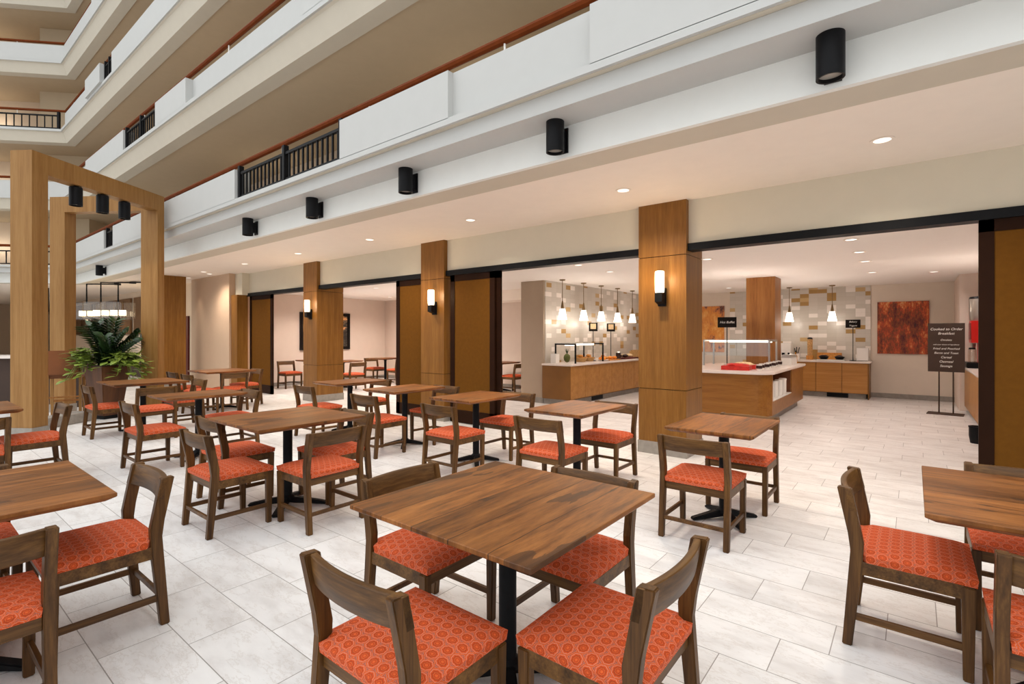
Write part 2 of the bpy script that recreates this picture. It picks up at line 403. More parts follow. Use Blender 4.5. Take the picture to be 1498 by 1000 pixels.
def baluster_panel(p0, p1, z0, z1, label, step=.11, posts=(0., .5, 1.)):
    p0, p1 = Vector(p0), Vector(p1); d = p1-p0; ln = d.length; d.normalize()
    t = thing('balustrade', label, 'railing', ((p0.x+p1.x)/2, (p0.y+p1.y)/2, z0))
    a = math.atan2(d.y, d.x); t.rotation_euler = (0, 0, a); h = z1-z0
    obj('top_rail', box(B(), -ln/2, ln/2, -.02, .02, h-.05, h-.015), BLACK, t)
    obj('bottom_rail', box(B(), -ln/2, ln/2, -.02, .02, .03, .06), BLACK, t)
    n = int(ln/step)
    for i in range(1, n):
        x = -ln/2+ln*i/n
        obj('baluster', box(B(), x-.011, x+.011, -.011, .011, .06, h-.05), BLACK, t)
    for q in posts:
        x = -ln/2+.03+(ln-.06)*q
        obj('post', box(B(), x-.03, x+.03, -.035, .035, 0, h+.08), BLACK, t)
    return t
def handrail(pts, z, label):
    P3 = [(p[0], p[1], z) for p in pts]
    t = thing('handrail', label, 'handrail', (0, 0, 0))
    obj('rail', tube(B(), P3, .038, 8), RAIL, t, smooth=True)
    for a, b in zip(P3, P3[1:]):
        a, b = Vector(a), Vector(b); n = max(2, int((b-a).length/2.0))
        for i in range(n):
            p = a+(b-a)*(i+.5)/n
            obj('bracket', tube(B(), [(p.x, p.y, z-.17), (p.x, p.y, z-.02)], .011, 6), CERAM, t)
    return t
ORD = {2: 'lowest', 3: 'second', 4: 'third', 5: 'fourth', 6: 'fifth'}
# per-level parapet runs on the facade: (x0, x1, outward step), gaps filled with balusters
runs = {2: [(9, -1.96, 0), (-1.96, -3.52, -.07), (-3.52, -5.36, 0), (-8.2, -14.7, 0), (-15.45, -20.3, 0)],
        3: [(9, -6.2, 0), (-6.2, -10.2, -.12), (-10.2, -11.8, 0), (-13.9, -17.2, 0), (-17.2, -20.1, -.1)],
        4: [(9, -9.9, -.1), (-9.9, -14.8, 0), (-15.6, -17.0, .05), (-17.0, -20.0, -.08)],
        5: [(9, -13.5, -.1), (-13.5, -16.6, 0), (-16.6, -20.0, -.06)],
        6: [(9, -14.0, 0), (-15.2, -20.0, 0)]}
gaps = {2: [(-5.36, -8.2), (-14.7, -15.45)], 3: [(-11.8, -13.9)], 4: [(-14.8, -15.6)], 6: [(-14.0, -15.2)]}
for lv in range(2, 7):
    zb = 3.49+LV*(lv-2)            # top of the slab band
    if lv > 2:
        struct('wall_slab_edge', sweep(B(), [(.40, zb), (.37, zb-.02), (.27, zb-.29), (.06, zb-.31), (.06, zb)]), BEIGE)
        struct('wall_slab_lip', sweep(B(), [(.43, zb+.07), (.43, zb), (.06, zb), (.06, zb+.07)]), PARA)
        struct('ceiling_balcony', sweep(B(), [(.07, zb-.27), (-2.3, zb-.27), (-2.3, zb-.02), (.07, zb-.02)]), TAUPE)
    for x0, x1, out in runs[lv]: parapet_run(x0, x1, out, zb+.065, zb+.53)
    for gi, (x0, x1) in enumerate(gaps.get(lv, [])):
        lab = {2: ['long black baluster panel in the lowest balcony parapet', 'narrow black baluster gap in lowest balcony seen through the oak pergola'],
               3: ['black baluster panel in the second balcony parapet'], 4: ['short black baluster panel in third balcony near the corner'], 6: ['black baluster panel in topmost balcony near the corner']}[lv][gi]
        baluster_panel((x0-.02, 3.5), (x1+.02, 3.5), zb+.065, zb+.50, lab, .115 if lv == 2 else .13, (0., .5, 1.) if gi == 0 else (0., 1.))
    # wing
    if lv in (5, 3):
        b = B(); pts = [wing_pt(.0, .43), wing_pt(12, .43), wing_pt(12, .2), wing_pt(.0, .2)]
        prism(b, pts, zb+.065, zb+.53); struct('wall_parapet_wing', b, PARA)
    else:
        baluster_panel(wing_pt(.25, .36), wing_pt(6, .36), zb+.065, zb+.52, 'black balusters of the %s balcony on the far wing at top left' % ORD[lv], .2)
    hr = [(9, 3.55), (CRN.x+MIT.x*.3, CRN.y+MIT.y*.3), wing_pt(8, .3)]
    handrail(hr if lv != 2 else [(-1.9, 3.56), hr[1], hr[2]], zb+.66, 'long mahogany handrail above the %s balcony parapet' % ORD[lv])
    # rear walls of the galleries
    b = B(); prism(b, [(9, 5.9), (-22, 5.9), (-22, 6.1), (9, 6.1)], zb, zb+LV-.27); struct('wall_gallery', b, CREAM)
    b = B(); prism(b, [wing_pt(-1.5, -1.9), wing_pt(12, -1.9), wing_pt(12, -2.1), wing_pt(-1.5, -2.1)], zb, zb+LV-.27); struct('wall_gallery_wing', b, CREAM)
    b = B(); prism(b, [wing_pt(.3, -1.0), wing_pt(1.75, -1.0), wing_pt(1.75, -1.95), wing_pt(.3, -1.95)], zb, zb+LV-.27); struct('wall_gallery_pier', b, TAUPE)
zb = 3.49+LV*5
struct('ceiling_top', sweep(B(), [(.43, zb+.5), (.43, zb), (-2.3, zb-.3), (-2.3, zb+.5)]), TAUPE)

for lv in range(2, 7):  # fill points without fixtures, added to lighten the gallery ceilings
    for x in (1, -5, -11, -17): point(None, (x, 5.55, 3.49+LV*(lv-2)+.9), 5, (1,.9,.76), .12)
    q = wing_pt(3.5, -1.5); point(None, (q[0], q[1], 3.49+LV*(lv-2)+.9), 9, (1,.9,.76), .12)
# header wall over the openings, door track, rear rooms
struct('wall_header', box(B(), -13.9, 9, YW+.03, YW+.25, 2.55, ZC), HEADER)
struct('trim_track', box(B(), -13.6, 9, YW-.01, YW+.16, 2.465, 2.55), DARKBR.copy() if False else BLACK)
struct('ceiling_rear', box(B(), -14.6, 6, YW+.2, 15.2, ZR, ZR+.15), plain('bright_ceiling_paint', srgb(250,243,236), .7, var=.006))
struct('wall_dining_left', box(B(), -14.5, -14.2, YW+.2, 11.2, 0, ZR), PINKW)
struct('wall_dining_rear', box(B(), -14.5, -6.82, 10.85, 11.1, 0, ZR), PINKW)
struct('trim_bulkhead', box(B(), -10.5, -6.8, 10.2, 10.85, 2.36, ZR), CEIL)
struct('wall_divider', box(B(), -6.82, -6.22, 8.9, 14.9, 0, ZR), plain('taupe_pier_paint', srgb(176,156,136), .65, var=.012))
struct('wall_tile_left', box(B(), -6.22, -6.2, 8.95, 14.6, 0, ZR), TILE)
struct('wall_buffet_rear', box(B(), -6.3, 2, 14.62, 14.9, 0, ZR), ARTW)
struct('wall_tile_rear', box(B(), -3.95, -.79, 14.6, 14.62, 0, ZR), TILE)
struct('wall_buffet_right', box(B(), .70, 2, 13.04, 14.62, 0, ZR), PINKW)
struct('wall_buffet_side', box(B(), 1.5, 1.7, YW+.25, 13.04, 0, ZR), PINKW)
struct('baseboard_rear', box(B(), -.8, .7, 14.59, 14.62, 0, .11), STONE)
struct('baseboard_dining', box(B(), -14.2, -14.18, YW+.25, 10.85, 0, .11), STONE)
struct('baseboard_dining_rear', box(B(), -14.2, -6.82, 10.83, 10.85, 0, .11), STONE)
struct('baseboard_divider', box(B(), -6.83, -6.21, 8.88, 8.9, 0, .12), STONE)
struct('wall_alcove', box(B(), -16.5, -13.95, 5.7, 6.3, 0, ZC), plain('tan_alcove_paint', srgb(198,170,144), .65, var=.012))
struct('wall_alcove_return', box(B(), -13.95, -13.55, 5.85, 6.05, 2.5, ZC), HEADER)
struct('trim_casing', box(B(), -13.95, -13.6, 5.75, 6.02, 0, 2.5), OAK)
struct('wall_bar_rear', box(B(), -38, -16.5, 6.0, 6.3, 0, ZC), CREAM)
b = B(); prism(b, [wing_pt(6.5, -3.2), wing_pt(16, -3.2), wing_pt(16, -3.4), wing_pt(6.5, -3.4)], 0, ZC); struct('wall_bar_wing', b, CREAM)

struct('wall_bar_end', box(B(), -37.5, -37, -8, 6.3, 0, ZC), CREAM)
spot(None, (-31, 2.5, 3.0), 220, (1,.88,.74), 150, 1, .1)  # this spot and the next are added, fixtureless, to lighten the bar corner
spot(None, (-24, 4.6, 3.0), 70, (1,.86,.7), 150, 1, .1)
# oak columns between the openings
def column(x0, x1, y0, y1, ztop, label, mat=OAK, zp=.15, split=True):
    t = thing('oak_column', label, 'column', ((x0+x1)/2, (y0+y1)/2, 0)); t['kind'] = 'structure'
    w, d = (x1-x0)/2, (y1-y0)/2; g = .004
    if split:
        obj('upper_cladding', box(B(), -w, w, -d, d, 2.42+g, ztop), mat, t)
        obj('lower_cladding', box(B(), -w, w, -d, d, .80+g, 2.42-g), mat, t)
        obj('base_cladding', box(B(), -w, w, -d, d, zp, .80-g), mat, t)
        obj('core', box(B(), -w+.01, w-.01, -d+.01, d-.01, zp, ztop-.01), DARKBR, t)
    else: obj('cladding', box(B(), -w, w, -d, d, zp, ztop), mat, t)
    obj('plinth', box(B(), -w-.01, w+.01, -d-.01, d+.01, 0, zp), STONE, t)
    return t
column(-2.70, -2.10, 5.95, 6.52, ZC, 'tall honey oak column, nearest, with a lit sconce')
column(-6.78, -6.20, 5.95, 6.5, ZC, 'middle oak column with lit sconce between two brown panels')
column(-10.72, -10.16, 5.95, 6.6, ZC, 'farthest oak column with sconce, left of the middle one')
column(-16.3, -15.72, 4.55, 5.3, ZC, 'plain oak column by the pale alcove wall', split=False)
column(-2.71, -2.17, 11.2, 11.78, ZR, 'square oak column rising behind the island inside the buffet room', OAKV, split=False)

# sliding panels
def panel_door(n, x0, x1, leaves=1, y=YW+.02):
    t = bpy.data.objects.new('door_%d' % n, None); C.objects.link(t); t.location = ((x0+x1)/2, y, 0); t['kind'] = 'structure'
    for k in range(leaves):
        o = k*.05; a, b_ = x0-(x0+x1)/2-o*0, x1-(x0+x1)/2+o*1.6
        yy = k*.05
        fr = B(); box(fr, a, a+.1, yy, yy+.04, .01, 2.465); box(fr, b_-.1, b_, yy, yy+.04, .01, 2.465); box(fr, a, b_, yy, yy+.04, 2.36, 2.465); box(fr, a, b_, yy, yy+.04, .01, .22)
        obj('frame', fr, DARKBR, t)
        if k == 0: obj('infill_panel', box(B(), a+.1, b_-.1, yy+.008, yy+.03, .22, 2.36), PANEL, t)
    return t
panel_door(1, .45, 1.75); panel_door(4, 1.75, 3.05); panel_door(5, 3.05, 4.35)
panel_door(2, -6.12, -5.14, 2); panel_door(6, -7.55, -6.7, 1); panel_door(7, -13.5, -12.3, 1)
d3 = struct('door_3', box(B(), -18.9, -17.5, 5.95, 6.0, 0, 2.05), REDD)

# ------------------------------------------------------------------ pergola at left
Apt, Bpt = Vector((-9.71, 1.35)), Vector((-11.08, 3.37))
dAB = (Bpt-Apt).normalized(); nAB = Vector((dAB.y, -dAB.x))*-1  # across, away from the view
pg = thing('oak_pergola', 'light oak pergola frame with tall square posts and angled beams', 'pergola')
def quad_post(p, du, dv, a, b_): return [tuple(p), tuple(p+du*a), tuple(p+du*a+dv*b_), tuple(p+dv*b_)]
ZP, ZB = 4.07, 3.78
obj('post', prism(B(), quad_post(Apt, dAB, nAB, .23, .33), .15, ZP), PERG, pg)
obj('plinth', prism(B(), quad_post(Apt-dAB*.01-nAB*.01, dAB, nAB, .25, .35), 0, .15), STONE, pg)
B0 = Bpt-dAB*.16
obj('post', prism(B(), quad_post(B0, dAB, nAB, .16, .33), .15, ZP), PERG, pg)
obj('plinth', prism(B(), quad_post(B0-dAB*.01-nAB*.01, dAB, nAB, .18, .35), 0, .15), STONE, pg)
obj('beam', prism(B(), [tuple(Apt+dAB*.23), tuple(B0), tuple(B0+nAB*.2), tuple(Apt+dAB*.23+nAB*.2)], ZB, ZP), PERG, pg)
Cpt = B0+nAB*1.86
obj('post', prism(B(), quad_post(Cpt, dAB, nAB, .23, .30), .15, ZP), PERG, pg)
obj('plinth', prism(B(), quad_post(Cpt-dAB*.01-nAB*.01, dAB, nAB, .25, .32), 0, .15), STONE, pg)
obj('beam', prism(B(), [tuple(B0+nAB*.33), tuple(Cpt), tuple(Cpt+dAB*.18), tuple(B0+nAB*.33+dAB*.18)], ZB, ZP), PERG, pg)
ck = B(); c0 = Vector((-10.55, 1.66)); dk = (Vector((-11.0, 2.3))-c0)
prism(ck, [tuple(c0), tuple(c0+dk), tuple(c0+dk+nAB*.3), tuple(c0+nAB*.3)], 0, .16)
tag(obj('stone_curb', ck, STONE, bev=.01), 'low grey stone curb beside the pergola post and planter', 'curb')

# ------------------------------------------------------------------ spotlights and downlights
def can(loc, label, arm=(0, .1), power=0, z0=-.155, z1=.155, r=.08):
    t = thing('cylinder_spotlight', label, 'spotlight', loc, 0, 'black cylinder spotlights')
    obj('canister', lathe(B(), [(r-.012, z0+.02), (r-.012, z0), (r, z0), (r, z1-.01), (r-.01, z1), (0, z1)], 28), BLACK, t, smooth=True)
    obj('lens', lathe(B(), [(0, z0+.025), (r-.012, z0+.025)], 24), plain('spot_lens', (.5,.47,.42,1), .2, .3), t)
    spot(t, (0, 0, z0-.01), 30, (1,.93,.82), 95, .6, .05)
    if arm is None:
        obj('stem', box(B(), -.03, .03, -.03, .03, z1, z1+.015), BLACK, t); return t
    ax, ay = arm
    ln = math.hypot(ax, ay); M = Matrix.Rotation(math.atan2(ay, ax), 4, 'Z')
    obj('bracket', box(B(), 0, ln, -.03, .03, -.1, .06, M), BLACK, t)
    obj('mounting_plate', box(B(), ln-.015, ln, -.05, .05, -.13, .09, M), BLACK, t)
    return t
for i, (x, nme) in enumerate([(-.41, 'nearest of the black cylinder spotlights on the white fascia, at right'), (-2.49, 'second black cylinder spotlight from the right on the fascia'), (-4.53, 'third black cylinder spotlight from the right on the fascia'),
                  (-6.52, 'fourth black cylinder spotlight from the right on the fascia'), (-8.47, 'fifth black cylinder spotlight from the right on the fascia'), (-17.3, 'far small spotlight on fascia seen through the pergola')]):
    can((x*.993, 3.72, 3.225), nme, (0, .14))
for t_, nme in ((.53, 'first black spotlight hanging under the oak pergola beam'), (1.0, 'middle black spotlight hanging under the oak pergola beam'), (1.43, 'third black spotlight under the pergola beam, beside its rear post')):
    p = Apt+dAB*(.23+t_)+nAB*.1
    can((p.x, p.y, 3.62), nme, None, r=.085, z0=-.145, z1=.145)
def downlight(x, y, z, label, power, col=(1,.8,.6), angle=130, group='recessed downlights'):
    t = thing('recessed_downlight', label, 'downlight', (x, y, z), 0, group)
    obj('trim_ring', lathe(B(), [(.085, -.001), (.085, -.006), (.062, -.006), (.055, .03)], 24), CEIL, t, smooth=True)
    obj('lens', lathe(B(), [(0, -.003), (.064, -.003)], 24), DLG, t)
    spot(t, (0, 0, -.03), power, col, angle, .9, .05)
    return t
wl = ['nearest', 'second', 'third', 'fourth', 'fifth', 'sixth', 'seventh']
for i in range(7):
    downlight(-.2-2.318*i, 5.15, ZC-.003, '%s recessed downlight in the walkway ceiling, counted from the right' % wl[i], 125, (1,.87,.73), 140)
bl = [(-.6, 7.46, 'first'), (-.6, 8.65, 'second'), (-.6, 9.8, 'third'), (-4.4, 7.32, 'fourth'), (-4.4, 8.45, 'fifth'), (-2.5, 8.0, 'sixth'), (-.6, 11.6, 'seventh'), (-4.4, 10.6, 'eighth'), (-3.6, 13.2, 'ninth'), (.3, 12.2, 'tenth')]
for x, y, o in bl:
    downlight(x, y, ZR-.003, 'small recessed downlight in the buffet room ceiling, %s of ten' % o, 50, (1,.88,.81), 150)
for x, y, o in [(-10.5, 7.75, 'nearest the middle column'), (-12.8, 7.6, 'by the framed picture'), (-12.6, 9.8, 'near the rear corner'), (-8.2, 8.6, 'above the right rear table')]:
    downlight(x, y, ZR-.003, 'small recessed downlight in rear dining room, ' + o, 185, (1,.89,.8), 150)
for i, x in enumerate((-15.9, -14.45)):
    t = downlight(x, 5.42, ZC-.003, 'wall-washing downlight close to the alcove wall, %s' % ('left', 'right')[i], 34, (1,.84,.7), 62)

# sconces
def sconce(x, label):
    t = thing('candle_sconce', label, 'sconce', (x, 5.95, 2.03), 0, 'opal glass sconces on oak columns')
    obj('backplate', box(B(), -.05, .05, -.03, 0, -.22, .0), BLACK, t, bev=.004)
    obj('bracket', prism(B(), [(-.13, -.17), (-.13, -.06), (-.03, -.06), (-.03, -.2)], -.045, .045, 'X'), BLACK, t)
    obj('glass_shade', lathe(B(), [(.0, -.06), (.05, -.06), (.055, -.02), (.055, .19), (.048, .2), (0, .2)], 20, 0, -.09), SCON, t, smooth=True)
    point(t, (0, -.2, .1), 9, (1,.72,.42), .06)
sconce(-2.39, 'lit cylinder sconce on the nearest oak column'); sconce(-6.42, 'lit cylinder sconce on the middle oak column'); sconce(-10.4, 'lit cylinder sconce on the farthest oak column')

# pendants
def pendant(x, y, label):
    t = thing('pendant_lamp', label, 'pendant lamp', (x, y, ZR), 0, 'opal glass pendants over the buffet')
    obj('canopy', lathe(B(), [(0, 0), (.065, 0), (.06, -.02), (.015, -.03), (0, -.03)], 18), BRASS, t, smooth=True)
    obj('stem', tube(B(), [(0, 0, -.02), (0, 0, -.46)], .007, 8), BRASS, t)
    obj('socket_cap', lathe(B(), [(0, -.44), (.012, -.45), (.035, -.6), (.04, -.62), (0, -.62)], 16), BRASS, t, smooth=True)
    obj('glass_shade', lathe(B(), [(0, -.62), (.055, -.62), (.062, -.66), (.1, -.85), (.095, -.85), (0, -.84)], 24), PEND, t, smooth=True)
    point(t, (0, 0, -.92), 4, (1,.88,.76), .05)
pn = ['first from the left', 'second from the left', 'third from the left', 'fourth from the left', 'fifth, half hidden by the column']
for i, y in enumerate((9.05, 9.93, 10.75, 11.6, 12.46)): pendant(-5.83, y, 'white glass pendant lamp above left buffet counter, ' + pn[i])
pendant(-2.4, 14.05, 'white glass pendant lamp just right of the inner oak column'); pendant(-1.5, 14.05, 'white glass pendant lamp over the rear counter, farther right')

# ------------------------------------------------------------------ tables
def build_table(w, d, label, base=.28, group='wooden dining tables'):
    t = thing('dining_table', label, 'table', (0, 0, 0), 0, group)
    b = B(); x, y = w/2, d/2
    lo = [(-x+.035, -y+.035), (x-.035, -y+.035), (x-.035, y-.035), (-x+.035, y-.035)]; hi = [(-x, -y), (x, -y), (x, y), (-x, y)]
    V = [[b.verts.new((p[0], p[1], z)) for p in ring] for ring, z in ((lo, .722), (hi, .742), (hi, .76))]
    b.faces.new(V[0][::-1]); b.faces.new(V[2])
    for A_, D_ in zip(V, V[1:]):
        for i in range(4): b.faces.new((A_[i], A_[(i+1) % 4], D_[(i+1) % 4], D_[i]))
    obj('tabletop', b, TOP, t, bev=.0025, seg=1)
    obj('column', lathe(B(), [(0, .05), (.055, .05), (.055, .075), (.038, .09), (.038, .68), (.06, .70), (.06, .722), (0, .722)], 24), IRON, t, smooth=True)
    obj('mounting_plate', box(B(), -.16, .16, -.16, .16, .708, .721), IRON, t)
    b = B()
    for k in range(4):
        a = PI/4+k*PI/2; M = Matrix.Rotation(a, 4, 'Z'); v0 = len(b.verts)
        prism(b, [(0, .028), (.06, .02), (base, .004), (base+.03, 0), (base+.03, .022), (base-.02, .034), (.08, .07), (0, .075)], -.026, .026, 'Y')
        b.verts.ensure_lookup_table(); bmesh.ops.transform(b, matrix=M, verts=b.verts[v0:])
        bmesh.ops.transform(b, matrix=Matrix.Identity(4), verts=b.verts[v0:])
    obj('pedestal_base', b, IRON, t, bev=.006)
    return t
T1 = build_table(.93, .93, 'large reclaimed wood table at front centre, closest to the camera', .29); T1.location = (-1.36, 1.68, 0)
big = [((-4.22, 2.2), 0, 'square table with four chairs behind and left of the front centre table'),
       ((-9.2, 2.52), 0, 'square table standing in front of the potted plant'),
       ((-10.85, 4.3), 0, 'distant square table near the pale alcove wall'),
       ((-3.24, .2), 0, 'thick plank-topped table in the bottom left corner'),
       ((-7.1, .4), 0, 'table at the left edge in front of the oak pergola post'),
       ((.50, 3.03), PI/2, 'weathered wood table at the right edge of the picture')]
for (x, y), r, lb in big: dup(T1, (x, y, 0), r, lb)
T2 = build_table(.64, .87, 'small table for two just right of the nearest oak column', .24); T2.location = (-1.18, 4.2, 0)
for (x, y), lb in [((-2.57, 4.25), 'small table for two directly left of the nearest oak column'), ((-3.97, 4.32), 'small table for two behind the front centre table, third from right'),
                   ((-5.3, 4.37), 'small table for two before the middle oak column, fourth from right'), ((-6.75, 4.5), 'small table for two before the farthest oak column, fifth from right'),
                   ((-6.72, 2.4), 'narrow table between plant and four-chair square table'),
                   ((-13.3, 7.75), 'rear room table left of the farthest oak column'), ((-12.25, 7.95), 'rear room table just right of the farthest oak column'),
                   ((-12.75, 9.75), 'rear room table beside the dark edge of the brown panel'), ((-8.4, 10.1), 'rear room table partly hidden behind the taupe wall end')]:
    dup(T2, (x, y, 0), 0, lb)

# ------------------------------------------------------------------ chairs
def build_chair():
    t = thing('dining_chair', '', 'chair', (0, 0, 0), 0, 'walnut chairs with patterned orange seats')
    for s in (-1, 1):
        x0, x1 = (s*.245, s*.207) if s < 0 else (.207, .245)
        prof = [(-.245, 0), (-.205, 0), (-.165, .38), (-.16, .49), (-.205, .73), (-.207, .738), (-.262, .742), (-.264, .735), (-.222, .53), (-.212, .45)]
        obj('rear_leg', prism(B(), prof, x0, x1, 'X'), WALNUT, t, bev=.004)
        b = B(); box(b, x0, x1, .178, .226, 0, .40)
        for v in b.verts:
            if v.co.z < .1: v.co.y = .185 if v.co.y < .2 else .22; v.co.x *= .985
        obj('front_leg', b, WALNUT, t, bev=.004)
    b = B()
    box(b, -.207, .207, .188, .214, .345, .405); box(b, -.207, .207, -.198, -.172, .345, .405)
    for s in (-1, 1): box(b, min(s*.24, s*.214), max(s*.24, s*.214), -.172, .19, .345, .405)
    obj('seat_frame', b, WALNUTX, t, bev=.002, seg=1)
    b = B()
    for s in (-1, 1): box(b, min(s*.236, s*.216), max(s*.236, s*.216), -.21, .19, .125, .155)
    box(b, -.216, .216, -.227, -.207, .127, .153)
    obj('stretchers', b, WALNUTY, t, bev=.002, seg=1)
    # back rail: board curved in plan, leaning with the posts
    b = B(); n = 14; G_ = []
    for i in range(n+1):
        q = -1+2*i/n; x = q*.245; cv = .036*(1-q*q)
        row = []
        for z, yf, th in ((.632, -.184, .034), (.69, -.197, .032), (.738, -.208, .026)):
            row.append((b.verts.new((x, yf-cv, z)), b.verts.new((x, yf-cv-th, z))))
        G_.append(row)
    for a, c in zip(G_, G_[1:]):
        for k in range(2):
            b.faces.new((a[k][0], c[k][0], c[k+1][0], a[k+1][0])); b.faces.new((a[k][1], a[k+1][1], c[k+1][1], c[k][1]))
        b.faces.new((a[0][0], a[0][1], c[0][1], c[0][0])); b.faces.new((a[2][0], c[2][0], c[2][1], a[2][1]))
    for e in (G_[0], G_[-1]):
        for k in range(2): b.faces.new((e[k][0], e[k+1][0], e[k+1][1], e[k][1]))
    obj('back_rail', b, WALNUTX, t, smooth=True, bev=.003, seg=1)
    # cushion: crowned pad
    b = B(); nx, ny = 14, 14; rows = []
    for j in range(ny+1):
        r = []
        for i in range(nx+1):
            u, v = -1+2*i/nx, -1+2*j/ny
            e = min(1-abs(u)**6, 1-abs(v)**6); h = .436+.018*max(0, (1-abs(u)**8)*(1-abs(v)**8))**.6+.012*(1-u*u)*(1-v*v)
            wx = .242 if v > -.75 else .2055
            r.append(b.verts.new((u*wx, .012+v*.228 if v < 0 else .012+v*.222, h)))
        rows.append(r)
    for j in range(ny):
        for i in range(nx): b.faces.new((rows[j][i], rows[j][i+1], rows[j+1][i+1], rows[j+1][i]))
    uvd = {}
    for j in range(ny+1):
        for i in range(nx+1):
            p = rows[j][i].co; ci = nx//2; au = av = 0
            for k in range(min(i, ci), max(i, ci)): au += (rows[j][k+1].co-rows[j][k].co).length
            for k in range(min(j, ny//2), max(j, ny//2)): av += (rows[k+1][i].co-rows[k][i].co).length
            uvd[rows[j][i]] = (au if i > ci else -au, av if j > ny//2 else -av)
    base = dict((v, v.co.copy()) for v in uvd)
    ed = [e for e in b.edges if e.is_boundary]
    ex = bmesh.ops.extrude_edge_only(b, edges=ed)
    nv = [g for g in ex['geom'] if isinstance(g, bmesh.types.BMVert)]
    for v in nv: v.co.z = .403; v.co.x *= .985; v.co.y = (v.co.y-.012)*.985+.012
    for v in nv:
        s0 = min(base, key=lambda q: (base[q].x-v.co.x/.985)**2+(base[q].y-((v.co.y-.012)/.985+.012))**2); c0 = uvd[s0]; k = base[s0].z-.403
        p = base[s0]; sx = (1 if p.x > 0 else -1)*k if abs(p.x) > .2 else 0; sy = (1 if p.y > 0 else -1)*k if (p.y > .22 or p.y < -.2) else 0
        uvd[v] = (c0[0]+sx, c0[1]+sy)
    bmesh.ops.holes_fill(b, edges=[e for e in b.edges if e.is_boundary], sides=0)
    ul = b.loops.layers.uv.new('UVMap')
    for f in b.faces:
        for l in f.loops: l[ul].uv = uvd.get(l.vert, (0, 0))
    obj('seat_cushion', b, FAB, t, smooth=True)
    return t
ch0 = build_chair(); first = True
UP, DN, RT, LT = 0, PI, -PI/2, PI/2    # facing +Y, -Y, +X, -X
chairs = [
 # around the front centre table
 (-1.345, 1.13, UP, 'chair nearest the camera at left of front centre table, back turned'),
 (-.83, 1.60, LT, 'chair nearest the camera at right of front centre table, back turned'),
 (-1.90, 1.74, RT, 'chair on far left side of front centre table, patterned seat under top'),
 (-1.31, 2.09, DN, 'chair on far right side of front centre table, tucked in'),
 # two-seat row
 (-1.21, 3.78, UP, 'near chair of small table right of the nearest oak column'),
 (-1.16, 4.66, DN, 'far chair of small table right of the nearest oak column'),
 (-2.56, 3.80, UP, 'near chair of small table left of the nearest oak column'),
 (-2.50, 4.70, DN, 'chair in front of the nearest oak column, facing the camera'),
 (-3.84, 3.83, UP, 'near chair of third small table from right, back turned'),
 (-3.88, 4.78, DN, 'far chair of third small table from right, facing the camera'),
 (-5.19, 3.88, UP, 'near chair of small table before the middle oak column'),
 (-5.2, 4.80, DN, 'far chair against the middle oak column, facing the camera'),
 (-6.78, 4.0, UP, 'near chair of small table before the farthest oak column'),
 (-6.85, 4.92, DN, 'far chair of small table before the farthest oak column'),
 # square table left of centre
 (-4.17, 1.70, UP, 'near left chair of the four-chair square table, back turned'),
 (-3.68, 2.19, LT, 'near right chair of the four-chair square table, back turned'),
 (-4.79, 2.02, UP, 'chair beside left corner of the four-chair square table'),
 (-4.17, 2.62, DN, 'far chair of the four-chair square table, facing the camera'),
 # narrow table
 (-6.57, 1.90, UP, 'near chair of the narrow table between plant and square table'),
 (-6.86, 2.84, DN, 'far chair of the narrow table between plant and square table'),
 # table by the plant
 (-9.23, 2.09, UP, 'chair in front of the bronze planter at left, facing right'),
 (-8.45, 2.42, LT, 'chair on right side of the table before the plant'),
 (-9.15, 3.05, DN, 'chair on far side of the table before the plant'),
 # distant table
 (-10.43, 4.28, LT, 'chair at right side of the distant alcove-wall table, back turned'),
 (-10.43, 3.76, UP, 'near chair of the distant alcove-wall table, right of its pair'),
 (-11.3, 3.80, UP, 'near chair of the distant alcove-wall table, left of its pair'),
 (-11.05, 4.85, DN, 'far chair of the distant alcove-wall table, facing the camera'),
 # bottom left table
 (-3.2, .68, DN, 'chair at right end of the bottom left plank table, seen from side'),
 (-2.77, .18, LT, 'cropped chair in the bottom left corner, back to the camera'),
 (-3.72, .21, RT, 'chair under far side of the bottom left plank table, mostly hidden'),
 # left edge
 (-6.97, .98, DN, 'chair below the oak pergola post, turned side-on, at left'),
 (-6.48, .49, LT, 'cropped chair at left edge just above the plank table'),
 # right edge
 (-.02, 3.09, RT, 'chair at left side of the right-edge table, seen in profile'),
 (.46, 2.56, UP, 'cropped chair in bottom right corner, back to the camera'),
 (.47, 3.60, DN, 'chair behind the right-edge table, only its seat showing'),
 # rear room
 (-13.5, 7.1, RT, 'dark chair in rear room at far left, by the doorway panel'),
 (-11.7, 7.9, LT, 'rear room chair just right of farthest oak column, back turned'),
 (-13.25, 9.75, RT, 'rear room chair facing the table near the brown panel'),
 (-12.15, 9.75, LT, 'rear room chair half hidden by the brown panel edge'),
 (-7.98, 10.1, LT, 'rear room chair beside the taupe wall end'),
]
for x, y, r, lb in chairs:
    lb = lb.replace('chair', 'walnut chair', 1) if 'dark chair' not in lb else lb
    if first: ch0.location = (x, y, 0); ch0.rotation_euler = (0, 0, r); ch0['label'] = lb; first = False
    else: dup(ch0, (x, y, 0), r, lb)

